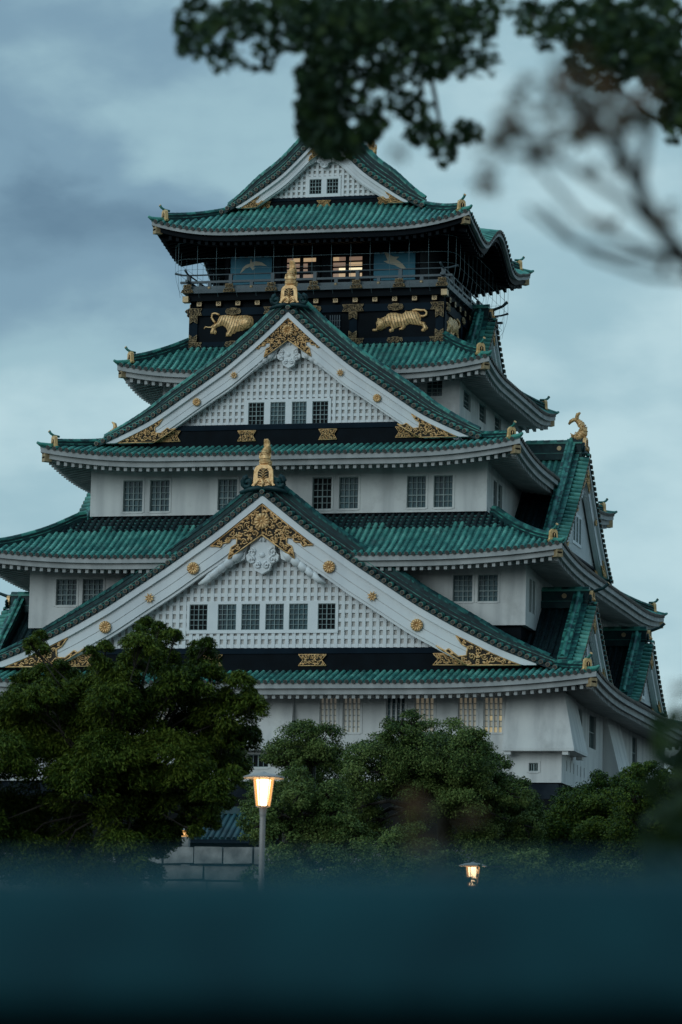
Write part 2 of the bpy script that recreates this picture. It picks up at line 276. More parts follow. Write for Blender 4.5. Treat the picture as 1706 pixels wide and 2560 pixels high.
PITCH = 0.327
class Roof:
    def __init__(s, a, b, Z, lift, dF, dS, oh, dark=False, bump=None, hiptop=None, bare=(99, 99), ZF=None, gap=0):
        s.ZF = ZF; s.gap = gap
        s.bare = bare; s.a, s.b, s.Z, s.lift, s.dF, s.dS, s.oh, s.dark, s.bump, s.hiptop = a, b, Z, lift, dF, dS, oh, dark, bump, hiptop
    def z(s, side, u, d):
        half = s.a if side in 'FB' else s.b
        q = min(1.0, abs(u) / max(0.3, half - d)); l = max(0.0, (q - 0.45) / 0.55) ** 2.3
        z = s.Z(d)
        if s.ZF and side in 'FB': z += (s.ZF(d) - z) * (1 - q ** 5)
        z += s.lift * l * max(0.0, 1 - d / 3.2) ** 1.4
        if s.bump and side in 'RL': z += s.bump(u) * max(0.0, 1 - d / 3.6)
        return z
    def pt(s, side, u, d, dz=0.0):
        z = s.z(side, u, d) + dz
        return np.array({'F': (u, -s.b + d, z), 'B': (-u, s.b - d, z), 'R': (s.a - d, u, z), 'L': (-s.a + d, -u, z)}[side])
    def dmax(s, side, u):
        half = s.a if side in 'FB' else s.b
        m = s.dF(u) if side in 'FB' else s.dS(u)
        e = half - abs(u)
        return min(m, e) if e < s.hiptop else m
    def build(s, parent):
        ax = {'F': np.array([1, 0, 0.]), 'B': np.array([-1, 0, 0.]), 'R': np.array([0, 1, 0.]), 'L': np.array([0, -1, 0.])}
        outw = {'F': np.array([0, -1, 0.]), 'B': np.array([0, 1, 0.]), 'R': np.array([1, 0, 0.]), 'L': np.array([-1, 0, 0.])}
        t = MB()
        for side in 'FRLB':
            half = s.a if side in 'FB' else s.b
            n = int(half / PITCH); us = [PITCH * (i + 0.5) for i in range(-n - 1, n + 1)]
            us = [u for u in us if abs(u) < half - 0.12]
            ST = 0.40
            for j, u in enumerate(us):
                dm = s.dmax(side, u)
                if dm < 0.12: continue
                dmn = 0.9 if side == 'F' and abs(u) < s.gap else 0.0
                k = max(1, int(round((dm - dmn) / ST)))
                for i in range(k):
                    d0, d1 = dmn + (dm - dmn) * i / k, dmn + (dm - dmn) * (i + 1) / k
                    p0, p1 = s.pt(side, u, d0, 0.02), s.pt(side, u, d1, 0.02)
                    tv = (p1 - p0) / np.linalg.norm(p1 - p0); nr = np.cross(ax[side], tv); nr = nr if nr[2] > 0 else -nr
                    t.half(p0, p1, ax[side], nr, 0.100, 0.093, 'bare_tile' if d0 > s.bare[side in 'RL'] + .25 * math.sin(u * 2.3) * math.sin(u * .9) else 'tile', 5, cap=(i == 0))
                # round end tile
                if dmn: continue
                p0 = s.pt(side, u, 0, 0.03) + outw[side] * 0.02
                t.disc(p0, ax[side], np.array([0, 0, 1.]), 0.100, 'tile_end', 10, outw[side], 0.03)
                t.disc(p0 + outw[side] * 0.034, ax[side], np.array([0, 0, 1.]), 0.074, 'tile_hole', 8)
            ed = [-half] + [(us[i] + us[i + 1]) / 2 for i in range(len(us) - 1)] + [half]
            ed = [-half + 0.01] + us + [half - 0.01]
            for j in range(len(ed) - 1):
                ua, ub = ed[j], ed[j + 1]; da, db = s.dmax(side, ua), s.dmax(side, ub); dm = max(da, db)
                if s.dmax(side, (ua + ub) / 2) < 0.05: continue
                if abs(da - db) > 1.0: da = db = (min(da, db) if min(da, db) > 0 else max(da, db)); dm = da
                k = max(1, int(math.ceil(dm / 0.26)))
                for i in range(k):
                    d0, d1 = i * 0.26, (i + 1) * 0.26
                    if side == 'F' and d0 < 0.8 and max(abs(ua), abs(ub)) < s.gap: continue
                    A, B = s.pt(side, ua, min(d0, da), 0.05), s.pt(side, ub, min(d0, db), 0.05)
                    C, D = s.pt(side, ub, min(d1, db), 0.0), s.pt(side, ua, min(d1, da), 0.0)
                    mid0 = (A + B) / 2 - np.array([0, 0, 0.03]); mid1 = (C + D) / 2 - np.array([0, 0, 0.03])
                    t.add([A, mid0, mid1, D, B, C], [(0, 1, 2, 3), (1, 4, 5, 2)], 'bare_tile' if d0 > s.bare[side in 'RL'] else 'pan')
                    lo = np.array([0, 0, -0.05]); t.add([A + lo, mid0 + lo, mid0, A, B + lo, B], [(0, 1, 2, 3), (1, 4, 5, 2)], 'pan')
        root = t.build('tile_roof', parent)
        # eaves: fascia boards, soffit and rafters
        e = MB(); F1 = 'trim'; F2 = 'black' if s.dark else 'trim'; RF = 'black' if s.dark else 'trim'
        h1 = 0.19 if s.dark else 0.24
        for side in 'FRLB':
            half = s.a if side in 'FB' else s.b; NN = 60
            def P(q, d, dz):
                u = q * (half - d); p = s.pt(side, u, 0); p2 = s.pt(side, u, d); return np.array([p2[0], p2[1], s.z(side, q * half, 0) + dz])
            prof = [(0.03, -0.03, F1), (0.03, -0.03 - h1, F1), (0.20, -0.03 - h1, F1), (0.20, -0.30 - h1, F2), (0.42, -0.30 - h1, F2), (s.oh + 0.05, -0.22 - h1 + 0.16 * s.oh, F2)]
            for i in range(NN):
                q0, q1 = -1 + 2 * i / NN, -1 + 2 * (i + 1) / NN
                if side == 'F' and max(abs(q0), abs(q1)) * half < s.gap + .05: continue
                for k in range(len(prof) - 1):
                    (da, za, _), (db, zb, mm) = prof[k], prof[k + 1]
                    e.quad(P(q0, da, za), P(q1, da, za), P(q1, db, zb), P(q0, db, zb), mm)
            n = int(half / 0.385)
            for i in range(-n, n + 1):
                u = i * 0.385
                if side == 'F' and abs(u) < s.gap: continue
                dmx = min(s.oh, half - abs(u) - 0.05)
                if dmx < 0.5: continue
                q = u / half
                def PP(d, du, dz):
                    p = s.pt(side, u + du, d); return np.array([p[0], p[1], s.z(side, u, 0) - 0.30 - h1 + 0.16 * (d - 0.4) + dz])
                w = 0.078; hh = 0.17
                vs = [PP(0.32, -w, -hh), PP(0.32, w, -hh), PP(0.32, w, 0.03), PP(0.32, -w, 0.03), PP(dmx, -w, -hh), PP(dmx, w, -hh), PP(dmx, w, 0.03), PP(dmx, -w, 0.03)]
                e.add(vs, [(0, 1, 2, 3), (0, 4, 5, 1), (1, 5, 6, 2), (3, 2, 6, 7), (0, 3, 7, 4)], RF)
        e.build('eave', root)
        # hip ridges with gilded end tiles, corner rafters
        hr = re = cr = None
        for sx, sy in ((1, -1), (-1, -1), (1, 1), (-1, 1)):
            pts = []
            side = 'F' if sy < 0 else 'B'
            def hp(d, dz): 
                u = (s.a - d); z = s.z('F', u, d) + dz
                return np.array([sx * (s.a - d), sy * (s.b - d), z])
            ds = np.linspace(0.62, s.hiptop + (0.1 if s.hiptop > 2.5 else 0.6), 14)
            b = MB(); pr = np.array([sx * 1.0, -sy * 1.0, 0]) / math.sqrt(2)
            for i in range(len(ds) - 1):
                for (w, z0, z1, m) in ((0.22, -0.1, 0.12, 'dark_ridge'), (0.24, 0.12, 0.16, 'ridge'), (0.18, 0.16, 0.27, 'dark_ridge'), (0.21, 0.27, 0.31, 'ridge')):
                    p, q = hp(ds[i], 0), hp(ds[i + 1], 0)
                    zz = np.array([0, 0, 1.])
                    vs = [p - pr * w + zz * z0, p + pr * w + zz * z0, p + pr * w + zz * z1, p - pr * w + zz * z1, q - pr * w + zz * z0, q + pr * w + zz * z0, q + pr * w + zz * z1, q - pr * w + zz * z1]
                    b.add(vs, [(0, 1, 2, 3), (5, 4, 7, 6), (1, 5, 6, 2), (4, 0, 3, 7), (3, 2, 6, 7)], m)
                b.half(hp(ds[i], 0.31), hp(ds[i + 1], 0.31), pr, np.array([0, 0, 1.]), 0.125, 0.118, 'ridge', 5)
            # the corner cover tile running out to the tip
            tip = [hp(0.7, 0.06), hp(0.3, 0.08), hp(0.0, 0.12), hp(-0.12, 0.17)]
            b.tube(tip, [0.11, 0.115, 0.10, 0.06], 'ridge', 7)
            b.build('hip_ridge', root)
            o2 = np.array([sx * 1.0, sy * 1.0, 0]) / math.sqrt(2); ang = math.atan2(o2[1], o2[0]) - math.pi / 2
            if re is None:
                g = MB()
                pl = [(-0.30, -0.02), (-0.22, 0.02), (-0.19, 0.40), (-0.10, 0.50), (0.10, 0.50), (0.19, 0.40), (0.22, 0.02), (0.30, -0.02), (0.24, -0.10), (-0.24, -0.10)]
                g.prism(pl, lambda x, z, d: (x, d, z), -0.06, 0.10, 'gold')
                g.prism([(-0.10, 0.10), (0.10, 0.10), (0.10, 0.28), (0.0, 0.36), (-0.10, 0.28)], lambda x, z, d: (x, d, z), 0.09, 0.108, 'gold_dark')
                g.tube([(0, 0.105, 0.12), (0, 0.115, 0.30)], 0.022, 'gold', 5)
                g.tube([(0, -0.25, 0.48), (0, 0.05, 0.51), (0, 0.22, 0.59), (0, 0.31, 0.70)], [0.06, 0.062, 0.06, 0.072], 'ridge', 8)
                g.disc((0, 0.315, 0.705), (1, 0, 0), (0, -0.64, 0.77), 0.072, 'gold', 10, (0, 0.77, 0.64), 0.015)
                re = g.build('ridge_end_tile', root)
                c = MB(); 
                c.box((-0.11, -1.9, -0.17), (0.11, 0.0, 0.17), RF)
                c.box((-0.17, -0.02, -0.20), (0.17, 0.36, 0.20), 'old_gold')
                for k in range(14):
                    c.tube(spiral((0, 0), 0.055, 1.2, lambda a, bb: ((a + random.uniform(-.11, .11)), 0.365, bb)), 0.008, 'gold_dark', 4)
                cr = c.build('corner_rafter', root)
                r1, c1 = re, cr
            else:
                r1, c1 = copy_obj(re, root), copy_obj(cr, root)
            r1.location = hp(0.56, 0.06); r1.rotation_euler.z = ang
            c1.location = hp(0.40, -0.30 - h1 - 0.02); c1.rotation_euler.z = ang
        return root

def spiral(c, r, turns, fr, n=12, a0=0.0, hand=1):
    out = []
    for i in range(n):
        t = i / (n - 1); a = a0 + hand * turns * 2 * math.pi * t; rr = r * (1 - 0.86 * t)
        out.append(fr(c[0] + rr * math.cos(a), c[1] + rr * math.sin(a)))
    return out
def inside(p, poly):
    x, y = p; r = False; n = len(poly)
    for i in range(n):
        x0, y0 = poly[i]; x1, y1 = poly[(i + 1) % n]
        if (y0 > y) != (y1 > y) and x < (x1 - x0) * (y - y0) / (y1 - y0 + 1e-12) + x0: r = not r
    return r
def edge_dist(p, poly):
    p = np.array(p); b = 1e9
    for i in range(len(poly)):
        a, c = np.array(poly[i]), np.array(poly[(i + 1) % len(poly)]); t = np.clip(np.dot(p - a, c - a) / (np.dot(c - a, c - a) + 1e-12), 0, 1)
        b = min(b, np.linalg.norm(p - a - t * (c - a)))
    return b
def fitting(g, poly, y, k=1.0, sp=0.30, seed=1, gold='gold', rim=0.04, out=-1):
    """gilded openwork: dark plate, rim, packed scrolls and leaves; faces out*y"""
    rnd = random.Random(seed)
    fr = lambda a, b, d: (a, y + out * d, b)
    g.prism(poly if out < 0 else poly[::-1], lambda a, b, d: (a, y + out * d, b), 0.0, 0.035, 'gold_dark')
    rr = rim * k
    for i in range(len(poly)):
        a, b = poly[i], poly[(i + 1) % len(poly)]
        g.tube([fr(a[0], a[1], 0.04), fr(b[0], b[1], 0.04)], rr, gold, 4)
    xs = [p[0] for p in poly]; zs = [p[1] for p in poly]; S = sp * k
    nz_ = int((max(zs) - min(zs)) / (S * 0.5)) + 2; nx = int((max(xs) - min(xs)) / (S * 0.5)) + 2
    placed = []
    cand = [(min(xs) + (i + 0.5 * (j % 2)) * S * 0.5, min(zs) + j * S * 0.45) for j in range(nz_) for i in range(nx)]
    rnd.shuffle(cand)
    for fac in (0.62, 0.45, 0.30, 0.2):
        for c in cand:
            if not inside(c, poly): continue
            e = edge_dist(c, poly); R_ = S * fac
            if e < R_ * 0.95: continue
            if any(math.hypot(c[0] - q[0], c[1] - q[1]) < (R_ + q[2]) * 0.86 for q in placed): continue
            placed.append((c[0], c[1], R_)); h = rnd.choice((-1, 1)); a0 = rnd.uniform(0, 6.28)
            g.tube(spiral(c, R_ * 0.92, 1.35, lambda a, b: fr(a, b, 0.06), 11, a0, h), rr * 0.86, gold, 4)
            for q in range(2):
                aa = a0 + 2.2 * q + 1; x, z = c[0] + R_ * 0.8 * math.cos(aa), c[1] + R_ * 0.8 * math.sin(aa)
                g.tube([fr(x, z, 0.05), fr(x + R_ * .32 * math.cos(aa + .8), z + R_ * .32 * math.sin(aa + .8), 0.08)], [rr * 1.5, rr * 0.6], gold, 5)
def rosette(name, parent, x, y, z, r, star=False, out=-1):
    g = MB(); fr = lambda a, b, d: (x + a, y + out * d, z + b); n = 8 if star else 12
    g.disc(fr(0, 0, 0), (1, 0, 0), (0, 0, 1), r * (0.62 if star else 0.94), 'old_gold', 18, (0, out, 0), 0.05)
    for i in range(n):
        a = 2 * math.pi * (i + 0.5) / n; ca, sa = math.cos(a), math.sin(a)
        g.tube([fr(0.22 * r * ca, 0.22 * r * sa, 0.06), fr(0.62 * r * ca, 0.62 * r * sa, 0.075), fr(0.93 * r * ca, 0.93 * r * sa, 0.055)], [0.05 * r, 0.15 * r, (0.05 if star else 0.17) * r], 'gold', 6)
    g.tube([fr(0, 0, 0.02), fr(0, 0, 0.11)], [0.2 * r, 0.15 * r], 'gold', 10)
    return g.build(name, parent)

def window(parent, x0, x1, z0, z1, y, nx=4, nz_=4, dark=False, depth=0.16, style='grid', loc=None, bar=0.018):
    """glazed window set back in an opening of the wall whose face is at y (facing -y)"""
    w = MB(); yb = y + depth
    w.box((x0, yb + 0.02, z0), (x1, yb + 0.05, z1), 'glass_dark' if dark else 'glass')
    f = 0.032
    w.box((x0, yb - 0.05, z0), (x0 + f, yb + 0.02, z1), 'mullion'); w.box((x1 - f, yb - 0.05, z0), (x1, yb + 0.02, z1), 'mullion')
    w.box((x0 + f, yb - 0.05, z0), (x1 - f, yb + 0.02, z0 + f), 'mullion'); w.box((x0 + f, yb - 0.05, z1 - f), (x1 - f, yb + 0.02, z1), 'mullion')
    for i in range(1, nx):
        x = x0 + (x1 - x0) * i / nx; b = bar * (1.5 if i == nx // 2 else 0.8)
        w.box((x - b, yb - 0.06, z0 + f), (x + b, yb + 0.012, z1 - f), 'mullion')
    for i in range(1, nz_):
        z = z0 + (z1 - z0) * i / nz_; b = bar * (1.5 if i == nz_ // 2 else 0.8)
        w.box((x0 + f, yb - 0.057, z - b), (x1 - f, yb + 0.015, z + b), 'mullion')
    return w.build('window', parent)
def barred_window(parent, x0, x1, z0, z1, y, mats, n=4):
    w = MB(); yb = y + 0.17; k = 6
    for i in range(n):
        a, b = x0 + (x1 - x0) * i / n, x0 + (x1 - x0) * (i + 1) / n
        for j in range(k):
            c, d = z0 + (z1 - z0) * j / k, z0 + (z1 - z0) * (j + 1) / k
            w.box((a, yb, c), (b, yb + 0.03, d), mats(i, j))
    for i in range(n + 1):
        x = x0 + (x1 - x0) * i / n
        w.box((max(x0, x - 0.042), yb - 0.10, z0), (min(x1, x + 0.042), yb - 0.004, z1), 'plaster')
    for j in range(1, k):
        z = z0 + (z1 - z0) * j / k; w.box((x0, yb - 0.05, z - 0.018), (x1, yb - 0.006, z + 0.018), 'mullion')
    return w.build('window', parent)
def wall_face(m, fr, x0, x1, z0, z1, holes, depth, mname):
    """flat wall rectangle with rectangular openings and their reveals; fr(x, z, d) with d inward"""
    xs = sorted({x0, x1, *[h[0] for h in holes], *[h[1] for h in holes]}); zs = sorted({z0, z1, *[h[2] for h in holes], *[h[3] for h in holes]})
    for i in range(len(xs) - 1):
        for j in range(len(zs) - 1):
            cx, cz = (xs[i] + xs[i + 1]) / 2, (zs[j] + zs[j + 1]) / 2
            if any(h[0] < cx < h[1] and h[2] < cz < h[3] for h in holes): continue
            m.quad(fr(xs[i], zs[j], 0), fr(xs[i + 1], zs[j], 0), fr(xs[i + 1], zs[j + 1], 0), fr(xs[i], zs[j + 1], 0), mname)
    for a, b, c, d in holes:
        for p, q in (((a, c), (b, c)), ((b, c), (b, d)), ((b, d), (a, d)), ((a, d), (a, c))):
            m.quad(fr(*p, 0), fr(*q, 0), fr(*q, depth), fr(*p, depth), mname)

# --------------------------------------------------------- gilded fish of the ridge ends
def fish_mesh(g, s, base):
    """a dolphin-fish, head down, tail up; local plane is (y outwards, z up)"""
    bx, by, bz = base
    cl = [(-0.32, 0.00, .15), (-0.10, 0.02, .24), (0.08, 0.10, .29), (0.19, 0.28, .27), (0.21, 0.48, .235), (0.13, 0.68, .20), (0.00, 0.84, .155), (-0.12, 0.94, .11)]
    P = [(bx, by - s * a, bz + s * b) for a, b, r in cl]; rr = [s * r * 1.0 for a, b, r in cl]
    g.tube(P, rr, 'gold', 10)
    # rings of scale plates along the back
    for i in range(11):
        t = i / 10 * (len(cl) - 2.2) + 0.6; k = int(t); f = t - k
        c = [cl[k][j] * (1 - f) + cl[k + 1][j] * f for j in range(3)]
        d = np.array([cl[k + 1][0] - cl[k][0], cl[k + 1][1] - cl[k][1]]); d /= np.linalg.norm(d); nrm = np.array([d[1], -d[0]])
        pts = []
        for q in range(9):
            a = math.pi * (q / 8 - 0.5) * 1.35; r_ = c[2] * 1.02 * s
            pts.append((bx + r_ * math.sin(a), by - s * c[0] - nrm[0] * r_ * math.cos(a), bz + s * c[1] + nrm[1] * r_ * math.cos(a)))
        g.tube(pts, 0.024 * s, 'gold', 5)
    def fin(path, w0, m='gold'):
        g.tube([(bx + a, by - s * b, bz + s * c) for a, b, c in path], [s * w for w in w0], m, 6)
    for e in (-0.07, 0.0, 0.07):       # two lobes of the tail, ribbed
        fin([(e * .5, -0.08, 0.90), (e, -0.13, 1.08), (e, -0.08, 1.26), (e, 0.06, 1.36)], [.09, .10, .085, .03])
        fin([(e * .5, -0.10, 0.92), (e, -0.28, 0.99), (e, -0.44, 0.90), (e, -0.55, 0.74)], [.09, .095, .08, .03])
    for sx in (-1, 1):                 # breast fins, whiskers and mane
        fin([(sx * .16 * s, 0.14, 0.32), (sx * .25 * s, 0.20, 0.44), (sx * .27 * s, 0.12, 0.66)], [.07, .075, .02])
        fin([(sx * .20 * s, -0.02, 0.10), (sx * .25 * s, -0.05, 0.20), (sx * .27 * s, -0.16, 0.30)], [.07, .06, .02])
        fin([(sx * .12 * s, -0.20, 0.10), (sx * .18 * s, -0.34, 0.16), (sx * .18 * s, -0.42, 0.26)], [.06, .05, .015])
    for i in range(6):
        b = -0.36 + 0.09 * i
        fin([(0, b, 0.05 + .03 * i), (0, b - 0.05, 0.17 + .055 * i)], [.06, .012])
def crest_plate(g, y, zc, s):
    """bell-shaped gilded ridge end plate facing -y, its foot at zc"""
    pl = [(-0.62, 0.05), (-0.50, 0.16), (-0.46, 0.80), (-0.38, 0.96), (-0.24, 1.05), (0.24, 1.05), (0.38, 0.96), (0.46, 0.80), (0.50, 0.16), (0.62, 0.05), (0.52, 0.06), (0.40, -0.08), (0.26, 0.05), (0.0, -0.06), (-0.26, 0.05), (-0.40, -0.08), (-0.52, 0.06)]
    pl = [(a * s, zc + b * s) for a, b in pl]; fr = lambda a, b, d: (a, y + d, b)
    g.prism(pl, fr, 0, 0.16, 'gold')
    g.prism([(-.27 * s, zc + .42 * s), (.27 * s, zc + .42 * s), (.27 * s, zc + .72 * s), (.14 * s, zc + .88 * s), (-.14 * s, zc + .88 * s), (-.27 * s, zc + .72 * s)], fr, -0.012, 0.0, 'gold_dark')
    for sx in (-1, 1):
        for k in range(4):
            z = zc + (.36 + .13 * k) * s
            g.tube([(0.02 * sx * s, y - .03, z - .02), (.10 * sx * s, y - .035, z + .09 * s), (.22 * sx * s, y - .03, z + .12 * s)], 0.022 * s, 'gold', 4)
        g.tube(spiral((sx * .17 * s, zc + .24 * s), .13 * s, 1.0, lambda a, b: (a, y - .03, b), 10, 0, sx), 0.035 * s, 'gold', 5)
        g.tube([(sx * .40 * s, y - .02, zc + .05 * s), (sx * .30 * s, y - .05, zc + .22 * s), (sx * .16 * s, y - .03, zc + .34 * s)], [.05 * s, .06 * s, .02 * s], 'gold', 5)
    g.tube([(0, y - .03, zc + .30 * s), (0, y - .03, zc + .84 * s)], 0.022 * s, 'gold', 4)
    g.tube([(0, y - .02, zc + .0 * s), (0, y - .06, zc + .15 * s), (0, y - .02, zc + .36 * s)], [.03 * s, .10 * s, .02 * s], 'gold', 6)

def gable(nm, Zx, w, yv, yback, zb, zlat, k, ornament, wins=(), roses=(), plaques=(), rot=0.0, loc=(0, 0, 0), setback=0.75, fish=False, ridge_h=0.75, sheet=False, bare=-1e9, lat=0.34, latz=0.41, foot=1.0, stack=1.0, endz=None, pk=None, lattice_style='grid', sill=0.0, rm='ridge'):
    """gable facing -y: Zx(|x|) is the height of the roof edge; zb the foot of the board, zlat the top of the dark sill beam"""
    pk = pk or k
    path = []; n = int(w / 0.05); L = 0
    for i in range(n + 1): path.append((w * i / n, Zx(w * i / n)))
    if endz and endz > w: path += [(w + .05 * q, Zx(w + .05 * q)) for q in range(1, int((endz - w) / .05) + 2)]; n = len(path) - 1; w = path[-1][0]
    al = [0]
    for i in range(n): al.append(al[-1] + math.hypot(path[i + 1][0] - path[i][0], path[i + 1][1] - path[i][1]))
    X = lambda s_: float(np.interp(s_, al, [p[0] for p in path])); total = al[-1]
    def cosl(x): 
        h = 0.25; return math.cos(math.atan2(Zx(max(0, x - h)) - Zx(min(w, x + h)), min(w, x + h) - max(0, x - h)))
    # --- tympanum: recessed back wall with a proud lattice
    yt = yv + setback; t = MB(); b0 = 1.30 * k
    ztop = lambda x: Zx(abs(x)) - b0 / cosl(abs(x))
    xs = np.linspace(-w, w, 121); pts = [(x, ztop(x)) for x in xs if ztop(x) > zlat]
    holes = [(a - 0.06, b + 0.06, c - 0.08, d + 0.06) for a, b, c, d in wins]
    if len(pts) > 2:
        poly = [(pts[0][0] - .05, zlat - 0.05)] + pts + [(pts[-1][0] + .05, zlat - 0.05)]
        for i in range(len(pts) - 1):
            (xa, za), (xb, zb_) = pts[i], pts[i + 1]; cx = (xa + xb) / 2
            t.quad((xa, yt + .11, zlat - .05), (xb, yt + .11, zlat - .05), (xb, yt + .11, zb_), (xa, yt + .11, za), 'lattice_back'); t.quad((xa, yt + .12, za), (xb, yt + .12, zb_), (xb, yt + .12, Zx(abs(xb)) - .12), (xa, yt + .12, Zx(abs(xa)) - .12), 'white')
        hw = 0.42 * lat / 2 * 1.15
        def vspans(x, lo, hi):
            sp = [(lo, hi)]
            for a, b, c, d in holes:
                if a - hw < x < b + hw:
                    ns = []
                    for l, h in sp:
                        if d <= l or c >= h: ns.append((l, h)); continue
                        if c > l: ns.append((l, c))
                        if d < h: ns.append((d, h))
                    sp = ns
            return sp
        nn = int(pts[-1][0] / lat)
        for i in range(-nn - 1, nn + 1):
            x = (i + 0.5) * lat; zt = min(ztop(abs(x) + hw), ztop(max(0, abs(x) - hw)))
            if zt < zlat + .05: continue
            for l, h in vspans(x, zlat, zt): t.box((x - hw, yt, l), (x + hw, yt + .11, h), 'lattice')
        if lattice_style == 'grid':
            z = zlat + latz * 0.12
            while z < pts[len(pts) // 2][1]:
                xm = max([p[0] for p in pts if p[1] > z + latz * .3] + [0])
                sp = [(-xm, xm)]
                for a, b, c, d in holes:
                    if c - latz * .3 < z < d + latz * .1:
                        ns = []
                        for l, h in sp:
                            if b <= l or a >= h: ns.append((l, h)); continue
                            if a > l: ns.append((l, a))
                            if b < h: ns.append((b, h))
                        sp = ns
                for l, h in sp:
                    if h > l: t.box((l, yt + .025, z), (h, yt + .105, z + latz * 0.40), 'lattice')
                z += latz
        if wins:                                         # solid panel and posts framing the row of windows
            A, B, C, D = min(q[0] for q in wins), max(q[1] for q in wins), min(q[2] for q in wins), max(q[3] for q in wins)
            hs = [(a, b, c, d) for a, b, c, d in wins]
            wall_face(t, lambda x, z, d: (x, yt - .03 + d, z), A - .13, B + .13, C - .16, D + .14, hs, 0.14, 'lattice')
            for e0, e1, f0, f1 in ((A - .13, A - .13, C - .16, D + .14), (B + .13, B + .13, C - .16, D + .14)):
                t.quad((e0, yt - .03, f0), (e0, yt - .03, f1), (e0, yt + .1, f1), (e0, yt + .1, f0), 'lattice')
            t.quad((A - .13, yt - .03, D + .14), (B + .13, yt - .03, D + .14), (B + .13, yt + .1, D + .14), (A - .13, yt + .1, D + .14), 'lattice')
    G = t.build('gable', KEEP, loc, rot)
    for a, b, c, d in wins:
        window(G, a, b, c, d, yt - 0.03, 4, 5 if k > .5 else 4, dark=(a == wins[0][0] or b == wins[-1][1]), depth=0.085, bar=0.014)
    # --- barge boards
    m = MB()
    def band(o0, o1, y0, y1, mm, both=True):
        for sx in (-1, 1):
            prev = None
            for i in range(0, n + 1, 3):
                x, z = path[i]; c = cosl(x); za, zb2 = z - o0 / c, max(zb, z - o1 / c)
                if za <= zb + 0.01: break
                cur = ((sx * x, y0, za), (sx * x, y0, zb2), (sx * x, y1, za), (sx * x, y1, zb2))
                if prev:
                    m.quad(prev[0], prev[1], cur[1], cur[0], mm); m.quad(prev[1], prev[3], cur[3], cur[1], mm); m.quad(prev[0], cur[0], cur[2], prev[2], mm); m.quad(prev[2], cur[2], cur[3], prev[3], mm)
                prev = cur
    band(0.15, 0.15 + 0.30 * max(k, .5), yv + 0.03, yv + 0.30, 'white')
    o = 0.15 + 0.30 * max(k, .5)
    band(o - .01, o + 0.46 * k, yv + 0.17, yv + 0.42, 'white'); band(o + 0.46 * k, o + 0.49 * k, yv + 0.21, yv + 0.42, 'lattice_back')
    band(o + 0.49 * k, o + 0.86 * k, yv + 0.17, yv + 0.42, 'white'); band(o + 0.87 * k, o + 1.0 * k, yv + 0.25, yv + 0.46, 'white')
    m.build('barge_board', G)
    yB = yv + 0.165
    # --- dark sill beam
    if zlat > zb:
        s_ = MB(); x0 = max([x for x, z in path if z - 0.5 > zb] + [0]); x1 = max([x for x, z in path if z - 0.5 * k - .35 > zlat] + [0])
        zm = zlat - 0.30 * (zlat - zb)
        def tr(za, zc, y0, mm):
            xa = float(np.interp(za, (zb, zlat), (x0, x1))); xc = float(np.interp(zc, (zb, zlat), (x0, x1)))
            s_.prism([(-xa, za), (xa, za), (xc, zc), (-xc, zc)], lambda a, b, d: (a, y0 + d, b), 0, 0.5, mm)
        tr(zm, zlat, yv + sill + .46, 'navy'); tr(zb - .12, zm - .02, yv + sill + .50, 'black'); tr(zb - .25, zb + .1, yv + sill + .47, 'black')
        B_ = s_.build('sill_beam', G)
        for i, (px, hw_) in enumerate(plaques):
            g = MB(); zc = (zb + zm) / 2; hh = 0.42 * (zm - zb)
            fitting(g, [(px - hw_, zc - hh), (px + hw_, zc - hh), (px + hw_ * .66, zc), (px + hw_, zc + hh), (px - hw_, zc + hh), (px - hw_ * .66, zc)], yv + sill + .45, k * .8, 0.22, i + 3, 'gold', 0.03)
            g.build('gold_plaque', G)
    # --- verge: short round tiles with ring ends, edge course and the descending ridge
    v = MB(); step = 0.355; c_ = 0.0; i = 0
    tl = 0.62 * stack
    while c_ < total - 0.05:
        for sx in ((-1, 1) if i else (1,)):
            x = X(c_); z = Zx(x); x2 = X(min(total, c_ + .1)); tx = np.array([sx * (x2 - x + 1e-6), 0, Zx(x2) - z]); tx /= np.linalg.norm(tx); nr = np.array([-tx[2] * sx, 0, tx[0] * sx]) if i else np.array([0, 0, 1.])
            if nr[2] < 0: nr = -nr
            if not i: tx = np.array([1., 0, 0])
            p = np.array([sx * x, yv - 0.06, z]); q = np.array([sx * x, yv + tl, z + .10 * stack])
            v.half(p, (p + q) / 2, tx, nr, 0.126, 0.120, 'ridge' if rm == 'old_ridge' else 'tile', 6); v.half((p + q) / 2, q, tx, nr, 0.126, 0.114, 'ridge' if rm == 'old_ridge' else 'tile', 6)
            v.disc(p + np.array([0, 0.02, 0.0]), tx, nr, 0.104, 'ring', 10, (0, -1, 0), 0.05); v.disc(p + np.array([0, -0.034, 0.0]), tx, nr, 0.080, 'tile_hole', 8)
        c_ += step; i += 1
    def tp_(x, send):
        if not send or not ornament: return 1.0
        t = min(1, max(0, (x - send * .62) / (send * .38))); return 1 - .42 * t * t * (3 - 2 * t)
    def sweep(y0, y1, o0, o1, mm, send=None):
        for sx in (-1, 1):
            prev = None
            for i in range(0, n + 1, 2):
                x, z = path[i]; c = max(.55, cosl(x)) / tp_(x, send); a = z + o0 / c; b = z + o1 / c
                if send and x > send: break
                cur = ((sx * x, y0, a), (sx * x, y0, b), (sx * x, y1, b), (sx * x, y1, a))
                if prev:
                    for p_, q_ in ((0, 1), (1, 2), (2, 3), (3, 0)): v.quad(prev[p_], cur[p_], cur[q_], prev[q_], mm)
                prev = cur
            v.quad(*prev, mm)
    sweep(yv + 0.0, yv + tl + .1, -0.15, -0.01, 'dark_ridge')
    S = stack
